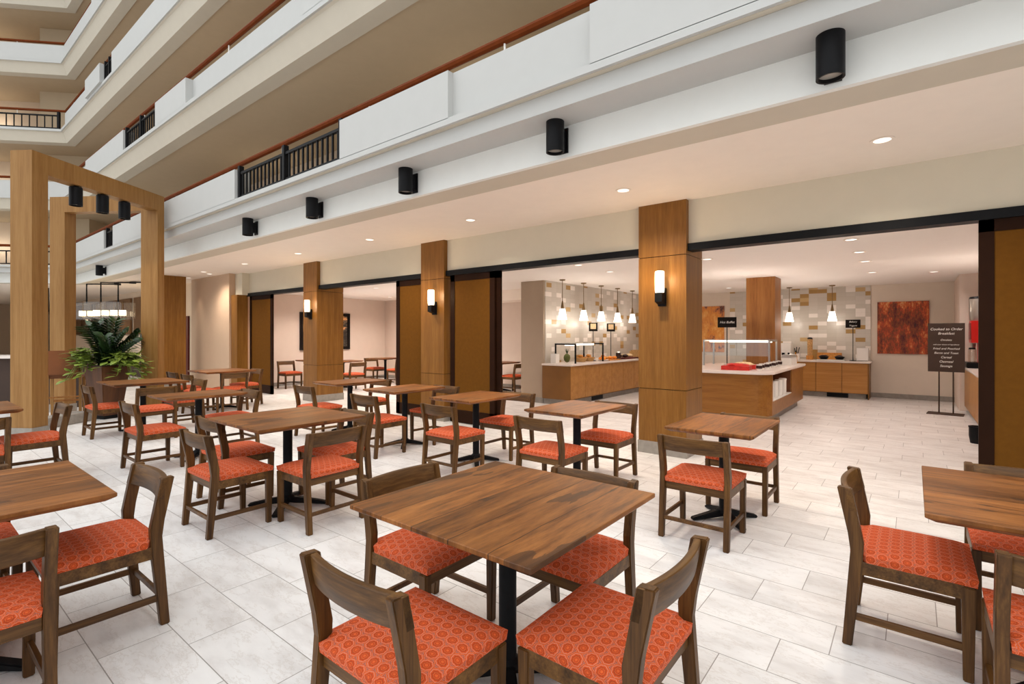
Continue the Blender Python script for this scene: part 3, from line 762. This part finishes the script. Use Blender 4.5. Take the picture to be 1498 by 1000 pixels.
# ------------------------------------------------------------------ buffet room
# left counter
t = thing('buffet_cabinet', 'maple-fronted buffet cabinet along the left tiled wall', 'cabinet', (-5.85, 11.2, 0))
y0, y1 = 8.83-11.2, 13.6-11.2
obj('carcass', box(B(), -.34, .345, y0+.012, y1, .12, .82), OAK, t)
obj('end_panel', box(B(), -.345, .36, y0-.005, y0+.015, .12, .82), plain('shaded_oak_end', srgb(128,84,34), .45, 0, .05), t)
obj('toe_kick', box(B(), -.34, .28, y0+.04, y1, 0, .12), STONE, t)
nd = 8; dw = (y1-y0)/nd
for k in range(nd): obj('door', box(B(), .345, .365, y0+dw*k+.003, y0+dw*(k+1)-.003, .14, .815), MAPLE, t)
obj('vent_grille', box(B(), .27, .29, y0+1.0, y0+1.5, .015, .115), BLACK, t)
tag(obj('worktop', box(B(), -6.195, -5.44, 8.79, 13.62, .82, .86), QUARTZ, bev=.008), 'pale quartz worktop on the left buffet cabinet', 'worktop')
# island with bowed near end and cup niche on the right side
def bow(x0, x1, y, depth, n=28):
    return [(x0+(x1-x0)*i/n, y+depth*(.25*(2*i/n-1)**2+.75*abs(2*i/n-1)**9)) for i in range(n+1)]
t = thing('buffet_island', 'curved maple buffet island with an open niche of white canisters', 'counter', (0, 0, 0))
X0, X1, YA, YB = -3.35, -1.80, 8.82, 12.0
front = bow(X0, X1, YA, .26)
NX, NY = -2.2, 10.75
COLX = (-2.78, -2.10); COLY = (11.12, 11.86)
low = front+[(X1, YB), (-2.07, YB), (-2.07, 11.1), (X0, 11.1)]
obj('base_body', prism(B(), low, .14, .37), ISLE, t)
obj('bowed_front', prism(B(), front+[(p[0], p[1]+.05) for p in front[::-1]], .37, .82), ISLE, t)
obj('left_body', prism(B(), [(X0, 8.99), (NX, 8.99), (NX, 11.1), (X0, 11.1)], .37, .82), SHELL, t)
obj('right_body', prism(B(), [(-2.07, NY), (X1, NY), (X1, YB), (-2.07, YB)], .37, .82), ISLE, t)
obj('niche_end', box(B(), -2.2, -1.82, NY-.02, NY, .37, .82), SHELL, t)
obj('niche_shelf', box(B(), -2.2, X1+.003, 9.16, NY-.02, .37, .385), CERAM, t)
inn = [(p[0]*.97-.08, p[1]+.1) for p in front]
obj('toe_kick', prism(B(), [(X0+.1, 9.0), (X1-.09, 9.0), (X1-.09, YB-.08), (-2.06, YB-.08), (-2.06, 11.05), (X0+.1, 11.05)], 0, .14), STONE, t)
wt = bow(X0-.05, X1+.05, YA-.06, .26)
tp = wt+[(X1+.05, YB+.04), (-2.07, YB+.04), (-2.07, 11.12), (X0-.05, 11.12)]
tag(obj('worktop', prism(B(), tp, .82, .87), QUARTZ, bev=.01), 'thick white quartz worktop with bowed front on the island', 'worktop')
for k in range(4):
    c = thing('canister', 'white canister in the island niche, %s' % ['nearest of four', 'second of four', 'third of four', 'farthest of four'][k], 'canister', (-1.885, 9.3+.36*k, .386), 0, 'white canisters in the niche')
    obj('body', lathe(B(), [(0, 0), (.055, 0), (.062, .02), (.062, .25), (0, .25)], 20), CERAM, c, smooth=True)
    obj('lid', lathe(B(), [(0, .251), (.066, .251), (.066, .275), (.05, .285), (0, .285)], 20), CERAM, c, smooth=True)
# rear counter
t = thing('buffet_cabinet', 'maple two-door cabinet against the rear tiled wall', 'cabinet', (-1.8, 14.25, 0))
obj('carcass', box(B(), -1.0, 1.0, -.33, .34, .12, .82), OAK, t)
for a, b_ in ((-.995, -.51), (-.50, -.02), (-.01, .5), (.51, .995)): obj('door', box(B(), a, b_, -.35, -.33, .13, .815), MAPLE, t)
obj('toe_kick', box(B(), -1.0, .96, -.26, .34, 0, .12), STONE, t)
obj('end_panel', box(B(), 1.0, 1.02, -.36, .34, 0, .82), OAK, t)
obj('vent_grille', box(B(), .2, .62, -.28, -.262, .015, .11), BLACK, t)
tag(obj('worktop', box(B(), -2.83, -.75, 13.86, 14.595, .82, .86), QUARTZ, bev=.008), 'white quartz worktop on the rear cabinet', 'worktop')
# right counter
t = thing('beverage_cabinet', 'pale maple beverage cabinet along the right side', 'cabinet', (1.13, 11.0, 0))
obj('carcass', box(B(), -.34, .36, -2.3, 2.02, .1, .82), MAPLE, t)
for k in range(4): obj('door', box(B(), -.36, -.34, -2.28+1.07*k, -2.28+1.07*k+1.06, .11, .81), MAPLE, t)
obj('toe_kick', box(B(), -.30, .36, -2.3, 2.02, 0, .1), STONE, t)
tag(obj('worktop', box(B(), .75, 1.49, 8.68, 13.03, .82, .86), QUARTZ, bev=.008), 'white worktop on the beverage cabinet at right', 'worktop')
t = thing('juice_dispenser', 'bright red juice dispenser on the right beverage cabinet', 'dispenser', (.985, 12.6, .861))
obj('body', box(box(B(), -.16, .2, -.25, .25, .46, .86), -.05, .2, -.25, .25, .1, .46), REDP, t)
obj('drip_tray', box(B(), -.225, .2, -.28, .28, 0, .1), BLACK, t, bev=.01)
obj('control_panel', box(B(), -.17, -.16, -.2, .2, .52, .82), plain('dark_red_panel', srgb(120,10,10), .3), t)
obj('nozzle', lathe(B(), [(0, .36), (.03, .36), (.04, .45), (0, .45)], 12, -.11, .12), STEEL, t)
t = thing('paper_cup', 'clear jug standing under the red juice dispenser', 'jug', (.84, 12.42, .962))
t.name = 'drink_jug'
obj('body', lathe(B(), [(0, 0), (.05, 0), (.06, .1), (.058, .22), (.05, .24)], 16), GLASSA, t, smooth=True)
obj('lid', lathe(B(), [(0, .24), (.052, .24), (.045, .27), (0, .275)], 16), BLACK, t, smooth=True)
t = thing('water_urn', 'round stainless urn above the red juice dispenser', 'urn', (.985, 12.55, 1.722))
obj('tank', lathe(B(), [(0, 0), (.17, 0), (.18, .02), (.18, .4), (0, .4)], 24), STEEL, t, smooth=True)
obj('lid', lathe(B(), [(0, .401), (.185, .401), (.17, .44), (0, .46)], 24), BLACK, t, smooth=True)
t = thing('waste_bin', 'small black bin on floor at foot of the beverage cabinet', 'bin', (.675, 9.25, 0))
obj('body', lathe(B(), [(0, 0), (.07, 0), (.085, .1), (.085, .22), (.07, .22), (.06, .02)], 20), BLACK, t, smooth=True)
obj('rim', lathe(B(), [(.09, .215), (.09, .23), (.07, .23), (.07, .215), (.09, .215)], 20), IRON, t, smooth=True)

# added upward fill spots without fixtures, brightening the rear-room ceilings
for p_, pw in (((-5.5, 9.6, 1.3), 22), ((-5.5, 12.6, 1.3), 22), ((-2.6, 10.35, 1.45), 34), ((-1.95, 12.2, 1.2), 34), ((.9, 10.5, 1.2), 38), ((-10, 9.2, .8), 40), ((-12.5, 8.8, .8), 30)):
    spot(None, p_, pw, (1,.88,.8), 165, 1, .15, (p_[0], p_[1], 3))
# art
def art(name, label, cx, cz, w, h, y, mat, frame=None, rotz=0, loc=None):
    t = thing(name, label, 'picture', loc or (cx, y, cz), rotz)
    obj('print', box(B(), -w/2, w/2, -.03, -.002, -h/2, h/2), mat, t)
    if frame:
        b = B(); f = .09
        box(b, -w/2-f, -w/2, -.05, 0, -h/2-f, h/2+f); box(b, w/2, w/2+f, -.05, 0, -h/2-f, h/2+f); box(b, -w/2, w/2, -.05, 0, h/2, h/2+f); box(b, -w/2, w/2, -.05, 0, -h/2-f, -h/2)
        obj('frame', b, frame, t)
art('canvas_painting', 'square unframed red and amber abstract canvas on the rear wall', -.19, 1.63, .94, 1.2, 14.62, ART1)
art('canvas_painting', 'amber and brown still-life canvas half hidden by the nearest column', -4.75, 1.63, 1.3, 1.28, 14.62, ART2)
art('framed_picture', 'dark framed landscape picture behind the farthest oak column', 0, 0, 1.5, .95, 0, ART3, SIGNK, PI/2, (-14.2, 8.6, 1.58))

# lettering
def text(body, size, parent, loc, mat=CHALK, shear=.25, bold=.004):
    cu = bpy.data.curves.new('lettering', 'FONT'); cu.body = body; cu.size = size; cu.align_x = 'CENTER'; cu.align_y = 'CENTER'; cu.shear = shear; cu.extrude = .0015; cu.offset = bold*size
    o = bpy.data.objects.new('lettering_curve', cu); C.objects.link(o)
    bpy.context.view_layer.update()
    me = bpy.data.meshes.new_from_object(o.evaluated_get(bpy.context.evaluated_depsgraph_get()))
    bpy.data.objects.remove(o); me.materials.clear(); me.materials.append(mat)
    q = lnk('lettering', me, parent); q.location = loc; q.rotation_euler = (PI/2, 0, 0)
    return q
def counter_sign(x, y, z, h, w, lines, label, bh=.17, rotz=0):
    t = thing('counter_sign', label, 'sign', (x, y, z), rotz)
    obj('base', lathe(B(), [(0, 0), (.07, 0), (.07, .012), (.012, .02), (0, .02)], 16), BLACK, t)
    obj('rod', tube(B(), [(0, 0, .015), (0, 0, h)], .008, 8), BLACK, t)
    obj('board', box(B(), -w/2, w/2, -.012, .006, h-.01, h+bh), SIGNK, t)
    n = len(lines)
    if not n: obj('card', box(B(), -w*.32, w*.32, -.0145, -.0125, h+bh*.22, h+bh*.88), PASTRY, t)
    for i, s in enumerate(lines): text(s, min(.058, bh/n*.6), t, (0, -.0135, h+bh*(1-(i+.5)/n)-.005))
counter_sign(-2.68, 9.72, .871, .74, .32, ['Hot Buffet'], 'black counter sign reading Hot Buffet on the island', .18, .3)
counter_sign(-5.85, 10.4, .861, .70, .2, [], 'small brown card sign on rod over left counter, nearer of two', .19, .6)
counter_sign(-5.85, 11.28, .861, .70, .2, [], 'small brown card sign on rod over left counter, farther of two', .19, .6)
counter_sign(-1.10, 14.15, .861, .78, .29, ['Bakery', 'Yogurt'], 'black two-line counter sign on the rear counter', .18)
t = thing('menu_stand', 'brown breakfast menu board on a two-post floor stand', 'sign', (.475, 12.3, 0), -.1)
obj('base', box(B(), -.27, .25, -.18, .18, 0, .012), SIGNB, t)
for s in (-.1, .1): obj('post', tube(B(), [(s, 0, .01), (s, 0, .9)], .011, 8), SIGNB, t)
obj('board', box(B(), -.26, .26, -.02, .012, .78, 1.68), SIGNB, t)
for s, sz, z in [('Cooked to Order', .062, 1.57), ('Breakfast', .062, 1.49), ('Omelets', .046, 1.37), ('with your choice of ingredients', .029, 1.285), ('Fried and Poached', .05, 1.21), ('Bacon and Toast', .05, 1.13), ('Cereal', .056, 1.05), ('Oatmeal', .056, .97), ('Sausage', .056, .89)]:
    text(s, sz, t, (0, -.0215, z))

# sneeze guards
def guard(label, loc, w, d, h, rotz, post_mat, top_mat):
    t = thing('sneeze_guard', label, 'sneeze guard', loc, rotz)
    for s in (-1, 1):
        for q in (-1, 1): obj('post', box(B(), s*w/2-.014, s*w/2+.014, q*d/2-.014, q*d/2+.014, 0, h), post_mat, t)
        obj('side_rail', box(B(), s*w/2-.014, s*w/2+.014, -d/2, d/2, h-.03, h), post_mat, t)
    obj('top_shelf', box(B(), -w/2, w/2, -d/2-.03, d/2, h, h+.014), top_mat, t)
    obj('front_glass', box(B(), -w/2+.015, w/2-.015, -d/2-.004, -d/2+.004, .2, h-.03), GLASS, t)
    obj('heat_lamp_bar', box(B(), -w/2+.02, w/2-.02, -.03, .03, h-.05, h-.01), glow('warm_strip', (1,.85,.7,1), 2.5), t)
guard('black posted glass sneeze guard on the left counter', (-5.82, 9.75, .861), 1.2, .5, .42, PI/2, BLACK, GLASS)
guard('silver posted glass sneeze guard on the island', (-2.62, 10.35, .871), 1.16, .62, .5, 0, STEEL, GLASS)

# food and small wares
def small(name, label, cat, loc, parts, rotz=0, group=None):
    t = thing(name, label, cat, loc, rotz, group)
    for pn_, bm, m, sm in parts: obj(pn_, bm, m, t, smooth=sm)
    return t
def blob(rx, ry, rz, z=0, seed=0, n=12, amp=.08, cx=0, cy=0):
    b = B(); bmesh.ops.create_icosphere(b, subdivisions=2, radius=1); rnd = random.Random(seed)
    for v in b.verts: k = 1+rnd.uniform(-amp, amp); v.co = Vector((v.co.x*rx*k+cx, v.co.y*ry*k+cy, v.co.z*rz*k+z))
    return b
ZL = .861
# pineapple
pb = blob(.075, .075, .1, .1, 3, amp=.05); cr = B()
for k in range(12):
    a = k*2.4; h = .1+.02*(k % 3); r = .05+.02*(k % 4)/3
    vs = [cr.verts.new(p) for p in ((math.cos(a+1.57)*.012, math.sin(a+1.57)*.012, .19), (-math.cos(a+1.57)*.012, -math.sin(a+1.57)*.012, .19), (math.cos(a)*r, math.sin(a)*r, .19+h))]; cr.faces.new(vs)
small('pineapple', 'green-brown whole pineapple at the near end of left counter', 'fruit', (-5.95, 9.42, ZL), [('body', pb, GREENF, True), ('crown', cr, LEAFD, False)])
def basket(loc, label, r=.15):
    small('bread_basket', label, 'basket', loc, [('bowl', lathe(B(), [(0, 0), (r*.7, 0), (r, .09), (r*.96, .09), (r*.66, .012), (0, .012)], 22), WICKER, True)])
def roll(loc, label, s=.05, m=BREAD, name='bread_roll', cat='bread', grp='bread rolls in wicker baskets', seed=1):
    tag(obj(name, blob(s*1.25, s, s*.75, 0, seed, amp=.06), m, smooth=True, loc=loc), label, cat, grp)
k = 0
for by, nm_ in ((9.85, 'nearer'), (10.2, 'farther')):
    basket((-5.86, by, ZL), '%s wicker bread basket behind the black sneeze guard' % nm_)
    for dx, dy, dz in ((-.05, -.04, .07), (.055, -.03, .07), (0, .06, .07), (0, 0, .125)):
        k += 1; roll((-5.86+dx, by+dy, ZL+dz), 'bread roll heaped in the %s wicker basket on left counter' % nm_, seed=k)
def plate(loc, label, r=.14, m=CERAM, grp=None):
    tag(obj('plate', lathe(B(), [(0, 0), (r*.6, 0), (r, .022), (r*.98, .026), (r*.6, .008), (0, .008)], 24), m, smooth=True, loc=loc), label, 'plate', grp)
plate((-5.68, 10.55, ZL), 'white round plate carrying oranges on left counter')
for i, (dx, dy, dz) in enumerate(((-.05, -.03, .05), (.05, -.03, .05), (0, .06, .05), (0, 0, .105))):
    tag(obj('orange', blob(.043, .043, .042, 0, i, amp=.01), ORANGE, smooth=True, loc=(-5.68+dx, 10.55+dy, ZL+dz)), 'orange on the white plate on left counter, %s' % ['rear left', 'front left', 'right', 'topmost'][i], 'fruit', 'oranges on the plate')
tag(obj('serving_board', box(B(), -.14, .14, -.28, .28, 0, .02), BREAD, bev=.006, loc=(-5.72, 11.0, ZL)), 'honey wooden serving board beyond the plate of oranges', 'board')
for i in range(4):
    roll((-5.72+.06*(i % 2)-.03, 10.83+.11*i, ZL+.058), 'golden pastry on the wooden serving board, %s from near end' % ['first', 'second', 'third', 'fourth'][i], .05, ORANGE if i % 2 else BREAD, 'pastry', 'pastry', 'pastries on the serving board', 20+i)
tag(obj('serving_tray', box(B(), -.2, .2, -.42, .42, 0, .03), plain('dark_red_tray', srgb(96,24,18), .4), bev=.01, loc=(-5.78, 11.95, ZL)), 'long dark red serving tray at far end of left counter', 'tray')
for i in range(5):
    roll((-5.78+.1*(i % 2)-.05, 11.68+.14*i, ZL+.075), 'iced pastry on the dark red tray, %s from near end' % ['first', 'second', 'third', 'fourth', 'fifth'][i], .06, CHOC if i in (0, 1) else PASTRY, 'pastry', 'pastry', 'pastries on the red tray', 40+i)
small('cereal_jar', 'dark jar with a lid near the red tray on left counter', 'jar', (-5.72, 11.42, ZL), [('body', lathe(B(), [(0, 0), (.06, 0), (.06, .16), (0, .16)], 18), CHOC, True), ('lid', lathe(B(), [(0, .161), (.063, .161), (.05, .19), (0, .195)], 18), STEEL, True)])
tag(obj('bread_box', box(B(), -.14, .14, -.22, .22, 0, .2), WICKER, bev=.03, loc=(-5.82, 12.75, ZL)), 'tan wicker bread box at the far end of left counter', 'box')
tag(obj('napkin_stack', box(B(), -.07, .07, -.07, .07, 0, .2), CERAM, bev=.006, loc=(-6.02, 9.05, ZL)), 'white napkin stack against tiled wall at near left counter', 'napkins')
# island: hot pans and cups
ZI = .871
for i in range(2):
    t = small('hot_pan', 'red glazed food pan on the island, %s' % ['nearer to the bowed front', 'farther, below the sign'][i], 'pan', (-2.36, 9.13+.42*i, ZI), [('dish', box(B(), -.22, .22, -.17, .17, 0, .07), REDF, False)], .1, 'red pans on the island')
    bm = blob(.19, .14, .04, .075, i+5, amp=.16); obj('food', bm, [REDF, PASTRY, ORANGE][i], t, smooth=True)
for i in range(7):
    x, y = -2.02-.02*(i % 2), 9.2+.27*i
    small('cup_stack', 'short stack of dark-banded cups along right edge of island, %s' % ['first', 'second', 'third', 'fourth', 'fifth', 'sixth', 'seventh'][i], 'cups', (x, y, ZI), [('cups', lathe(B(), [(0, 0), (.035, 0), (.045, .1), (0, .1)], 16), CERAM, True), ('sleeve', lathe(B(), [(.038, .03), (.047, .03), (.05, .08), (.041, .08), (.038, .03)], 16), CHOC, True)], 0, 'cups along the island edge')
small('chafing_dish', 'white lidded chafing dish at far end of the island', 'dish', (-1.97, 11.45, ZI), [('pan', box(B(), -.08, .1, -.3, .3, 0, .14), CERAM, False), ('lid', prism(B(), [(-.08, .141), (.1, .141), (.08, .2), (-.06, .2)], -.3, .3, 'Y'), STEEL, False), ('knob', lathe(B(), [(0, .2), (.02, .2), (.02, .235), (0, .24)], 12), BLACK, True)])
small('oil_bottle', 'golden bottle standing at the far tip of island', 'bottle', (-1.92, 11.9, ZI), [('body', lathe(B(), [(0, 0), (.035, 0), (.035, .15), (.014, .19), (.014, .24), (0, .24)], 14), plain('amber_glass', srgb(190,130,40), .15), True), ('cap', lathe(B(), [(0, .241), (.016, .241), (.016, .265), (0, .265)], 12), BLACK, True)])
# rear counter wares
small('cereal_dispenser', 'tall narrow cereal dispenser on the rear counter', 'dispenser', (-2.0, 14.35, ZL), [('tube', lathe(B(), [(0, .1), (.055, .1), (.06, .5), (0, .5)], 16), plain('cereal', srgb(196,150,96), .6, 0, .3, 40), True), ('stand', box(B(), -.07, .07, -.07, .07, 0, .1), BREAD, False), ('lid', lathe(B(), [(0, .501), (.062, .501), (.05, .54), (0, .55)], 16), BLACK, True)])
tag(obj('wooden_crate', box(B(), -.25, .25, -.09, .09, 0, .17), BREAD, bev=.006, loc=(-1.6, 14.45, ZL)), 'tan wooden crate at back of the rear counter', 'crate')
for i, x in enumerate((-1.68, -1.36)):
    small('serving_bowl', 'black serving bowl on rear counter, %s of two' % ('left', 'right')[i], 'bowl', (x, 14.12, ZL), [('bowl', lathe(B(), [(0, 0), (.05, 0), (.11, .09), (.1, .09), (.045, .012), (0, .012)], 20), BLACK, True), ('contents', blob(.085, .085, .04, .09, i+70, amp=.2), CHOC, True)], 0, 'black bowls on the rear counter')
tag(obj('white_tray', box(B(), -.28, .28, -.1, .1, 0, .025), CERAM, bev=.006, loc=(-1.52, 13.95, ZL)), 'white rectangular tray in front of the black bowls', 'tray')
small('toaster', 'white box toaster at right end of the rear counter', 'toaster', (-.92, 14.3, ZL), [('body', box(B(), -.11, .11, -.14, .14, .01, .3), CERAM, False), ('feet', box(B(), -.1, .1, -.12, .12, 0, .01), BLACK, False), ('dial', lathe(B(), [(0, .0), (.02, .0), (.02, .02), (0, .02)], 12), BLACK, False)])
small('utensil_pot', 'white pot of dark utensils left of the cereal dispenser', 'pot', (-2.25, 14.1, ZL), [('pot', lathe(B(), [(0, 0), (.06, 0), (.065, .15), (.055, .15), (.05, .02), (0, .02)], 16), CERAM, True), ('utensils', tube(tube(tube(B(), [(0, 0, .03), (.06, 0, .3)], .01), [(0, .01, .03), (-.05, .03, .28)], .01), [(0, -.01, .03), (.01, -.05, .31)], .01), BLACK, False)])
small('milk_dispenser', 'white boxy milk dispenser behind the island on rear counter', 'dispenser', (-2.55, 14.3, ZL), [('body', box(B(), -.16, .16, -.15, .15, 0, .4), CERAM, False), ('spout', box(B(), -.03, .03, -.2, -.15, .1, .16), BLACK, False)])

# ------------------------------------------------------------------ planter and plants
PX_, PY_ = -11.13, 2.52
t = thing('planter', 'tall tapered bronze planter holding the lobby plants', 'planter', (PX_, PY_, 0), .35)
b = B(); 
for (h0, z0), (h1, z1) in (((.15, .06), (.24, .92)),):
    V0 = [b.verts.new((sx*h0, sy*h0, z0)) for sx, sy in ((-1,-1), (1,-1), (1,1), (-1,1))]; V1 = [b.verts.new((sx*h1, sy*h1, z1)) for sx, sy in ((-1,-1), (1,-1), (1,1), (-1,1))]
    b.faces.new(V0[::-1]); b.faces.new(V1)
    for i in range(4): b.faces.new((V0[i], V0[(i+1) % 4], V1[(i+1) % 4], V1[i]))
obj('pot', b, POT, t, bev=.01); obj('foot', box(B(), -.135, .135, -.135, .135, 0, .06), BLACK, t)
obj('soil', box(B(), -.225, .225, -.225, .225, .921, .935), CHOC, t)
def leaf(b, base, d, up, ln, w):
    d = d.normalized(); s = d.cross(up).normalized(); n = s.cross(d)
    pts = [(0, 0, 0), (.3, .5, .04), (.6, .42, .03), (1, 0, -.06)]
    c = [base+d*ln*p[0]+n*ln*p[2] for p in pts]
    V = [b.verts.new(c[0])]
    Lf = [b.verts.new(c[i]+s*w*pts[i][1]-n*ln*.03) for i in (1, 2)]; Rt = [b.verts.new(c[i]-s*w*pts[i][1]-n*ln*.03) for i in (1, 2)]; M = [b.verts.new(c[i]) for i in (1, 2)]; E_ = b.verts.new(c[3])
    b.faces.new((V[0], M[0], Lf[0])); b.faces.new((V[0], Rt[0], M[0])); b.faces.new((Lf[0], M[0], M[1], Lf[1])); b.faces.new((M[0], Rt[0], Rt[1], M[1])); b.faces.new((Lf[1], M[1], E_)); b.faces.new((M[1], Rt[1], E_))
rnd = random.Random(4)
fo, st = B(), B()
for k in range(22):
    a = rnd.uniform(0, 2*PI); lean = rnd.uniform(.15, .72); h = rnd.uniform(.5, .92)*(1.08-lean*.35)
    base = Vector((rnd.uniform(-.12, .12), rnd.uniform(-.12, .12), .93)); dr = Vector((math.cos(a), math.sin(a), 0)); pts = []
    for i in range(9):
        q = i/8; pts.append(base+dr*(lean*q**1.5*.8)+Vector((0, 0, h*q*(1-.12*lean*q))))
    tube(st, pts, [.014-.009*i/8 for i in range(9)], 5)
    for i in range(1, 9):
        tdir = (pts[i]-pts[i-1]).normalized(); side = tdir.cross(Vector((math.sin(a+k), math.cos(a+k), .3))).normalized()
        for s in (-1, 1):
            for half in (0, .5):
                p = pts[i-1].lerp(pts[i], half+.25); leaf(fo, p, side*s+tdir*.75, tdir, rnd.uniform(.13, .19), rnd.uniform(.075, .1))
t = thing('zz_plant', 'tall dark green glossy plant rising from the bronze planter', 'plant', (PX_, PY_, 0))
obj('stems', st, LEAFD, t); obj('foliage', fo, LEAFD, t)
for nm_, ox, oy, lb in (('left', -.22, -.24, 'pale variegated trailing plant at the left rim of the planter'), ('right', .2, .26, 'pale variegated trailing plant at the right rim of the planter')):
    fo, st = B(), B()
    for k in range(44):
        a = rnd.uniform(0, 2*PI); rr = rnd.uniform(.1, .3); base = Vector((0, 0, .95)); dr = Vector((math.cos(a), math.sin(a), 0)); dz = rnd.uniform(-.22, .3)
        mid = base+dr*rr*.55+Vector((0, 0, .16+dz*.5)); end = base+dr*rr*1.15+Vector((0, 0, dz-.08))
        tube(st, [base, mid, end], .005, 4)
        for q in (.35, .6, .8, 1.):
            p = base.lerp(mid, q*2) if q < .5 else mid.lerp(end, (q-.5)*2)
            leaf(fo, p, dr+Vector((rnd.uniform(-.7, .7), rnd.uniform(-.7, .7), rnd.uniform(-.5, .4))), Vector((0, 0, 1)), rnd.uniform(.14, .2), rnd.uniform(.09, .13))
    t = thing('variegated_plant', lb, 'plant', (PX_+ox*.8, PY_+oy*.8, 0)); obj('stems', st, LEAFV, t); obj('foliage', fo, LEAFV, t)

# ------------------------------------------------------------------ bar corner behind the pergola
def bar_stool(x, y, rz, label):
    t = thing('bar_stool', label, 'bar stool', (x, y, 0), rz)
    for sx in (-1, 1):
        obj('leg', prism(B(), [(-.25, 0), (-.2, 0), (-.185, .7), (-.21, 1.14), (-.25, 1.14), (-.235, .7)], min(sx*.2, sx*.24), max(sx*.2, sx*.24), 'X'), PERG, t)
        obj('leg', box(B(), min(sx*.2, sx*.24), max(sx*.2, sx*.24), .17, .21, 0, .7), PERG, t)
    obj('footrest', box(B(), -.2, .2, .175, .2, .26, .3), OAKV, t); obj('stretcher', box(B(), -.2, .2, -.22, -.2, .36, .39), OAKV, t)
    obj('seat', box(B(), -.24, .24, -.2, .23, .70, .78), BROWNL, t, bev=.02)
    obj('backrest', box(B(), -.215, .215, -.262, -.2, .76, 1.19), BROWNL, t, bev=.015)
bar_stool(-11.85, 2.1, 1.25, 'tan leather bar stool with wooden legs behind the oak post')
bar_stool(-11.7, -.2, 1.0, 'dark bar stool partly hidden left of the oak post')
t = thing('bar_counter', 'dark wood bar counter with a white top behind the pergola', 'counter')
def bx(o0, o1, t0, t1): return [(-13.2+W2.x*tt-N2.x*oo, 2.6+W2.y*tt-N2.y*oo) for tt, oo in ((t0, o0), (t1, o0), (t1, o1), (t0, o1))]
obj('body', prism(B(), bx(0, .5, 0, 7), 0, 1.0), SIGNB, t); obj('top', prism(B(), bx(-.15, .55, -.1, 7.1), 1.0, 1.05), QUARTZ, t)
# back bar panelling on the far wall
t = thing('back_bar', 'distant back bar with brown panels, cream dado and dark base', 'shelving', (-27, 5.98, 0))
obj('dado', box(B(), -7, 6.2, -.3, 0, .62, 1.45), CREAM, t); obj('base', box(B(), -7, 6.2, -.32, 0, 0, .62), SIGNB, t)
for k in range(7): obj('panel', box(B(), -6.8+1.85*k, -6.8+1.85*k+1.45, -.06, 0, 1.5, 2.85), plain('brown_back_panel', srgb(112,80,48), .6, 0, .12, 3), t)
# square-armed glass lanterns
def lantern(x, y, label, s=1.):
    t = thing('glass_lantern', label, 'lantern', (x, y, ZC-.02), .67, 'glass lanterns over the bar')
    obj('arm', tube(B(), [(.95*s, 0, -.02), (0, 0, -.02), (0, 0, -.62)], .022, 8), BLACK, t)
    obj('ceiling_plate', lathe(B(), [(0, 0), (.09, 0), (.09, -.05), (0, -.05)], 16, .95*s), BLACK, t)
    obj('glass_shade', lathe(B(), [(.0, -.62), (.42, -.62), (.42, -1.12)], 28), GLASSA, t, smooth=True)
    for q in (-.13, .13):
        obj('candle_rod', tube(B(), [(q, 0, -.62), (q, 0, -.85)], .01, 6), BRASS, t)
        obj('candle_lamp', lathe(B(), [(0, -1.0), (.085, -1.0), (.085, -.85), (0, -.85)], 16, q), CAND, t, smooth=True)
    point(t, (0, 0, -1.2), 12, (1,.78,.5), .1)
for x, y, lb in [(-18.5, 4.45, 'nearest glass lantern with two lit candles above the plant'), (-19.0, 4.15, 'middle glass lantern with two lit candles above the plant'), (-19.9, 4.0, 'farthest glass lantern with two candles beside the oak post')]: lantern(x, y, lb)
t = thing('square_lantern', 'square black-framed lantern seen between the oak posts', 'lantern', (-14.2, 2.0, 1.95), .8)
b = B()
for a in (-.16, .16):
    for c in (-.16, .16): box(b, a-.01, a+.01, c-.01, c+.01, 0, .5)
for z in (0, .48):
    for a in (-.16, .16): box(b, a-.01, a+.01, -.16, .16, z, z+.02); box(b, -.16, .16, a-.01, a+.01, z, z+.02)
obj('frame', b, BLACK, t); obj('hanging_rod', tube(B(), [(0, 0, .5), (0, 0, ZC-1.95)], .01, 6), BLACK, t); obj('glass', box(B(), -.15, .15, -.15, .15, .02, .48), GLASSA, t)

# ------------------------------------------------------------------ light and camera
w = bpy.data.worlds.new('atrium_daylight'); sc.world = w; w.use_nodes = True
nt = w.node_tree; bg = nt.nodes['Background']; bg.inputs[0].default_value = (.965, .99, 1.0, 1)
# skylit atrium: brighter overhead than at eye level
wc = nt.nodes.new('ShaderNodeTexCoord'); ws = nt.nodes.new('ShaderNodeSeparateXYZ'); nt.links.new(wc.outputs['Generated'], ws.inputs[0])
wz = math_(nt, 'MAXIMUM', ws.outputs[2], 0.)
nt.links.new(math_(nt, 'ADD', math_(nt, 'MULTIPLY', wz, 1.75), .78), bg.inputs[1])
cam = bpy.data.cameras.new('camera'); co = bpy.data.objects.new('camera', cam); C.objects.link(co)
co.location = (0, 0, 1.46); co.rotation_euler = (PI/2, 0, math.radians(38.5))
cam.sensor_width = 36; cam.lens = 36*738/1498; cam.shift_y = -10/1498; cam.clip_start = .05
sc.camera = co
sc.view_settings.view_transform = 'Standard'; sc.view_settings.look = 'None'; sc.view_settings.exposure = 0
sc.cycles.max_bounces = 8; sc.cycles.diffuse_bounces = 4; sc.cycles.transparent_max_bounces = 12
sc.cycles.sample_clamp_indirect = 6; sc.cycles.caustics_reflective = False; sc.cycles.caustics_refractive = False
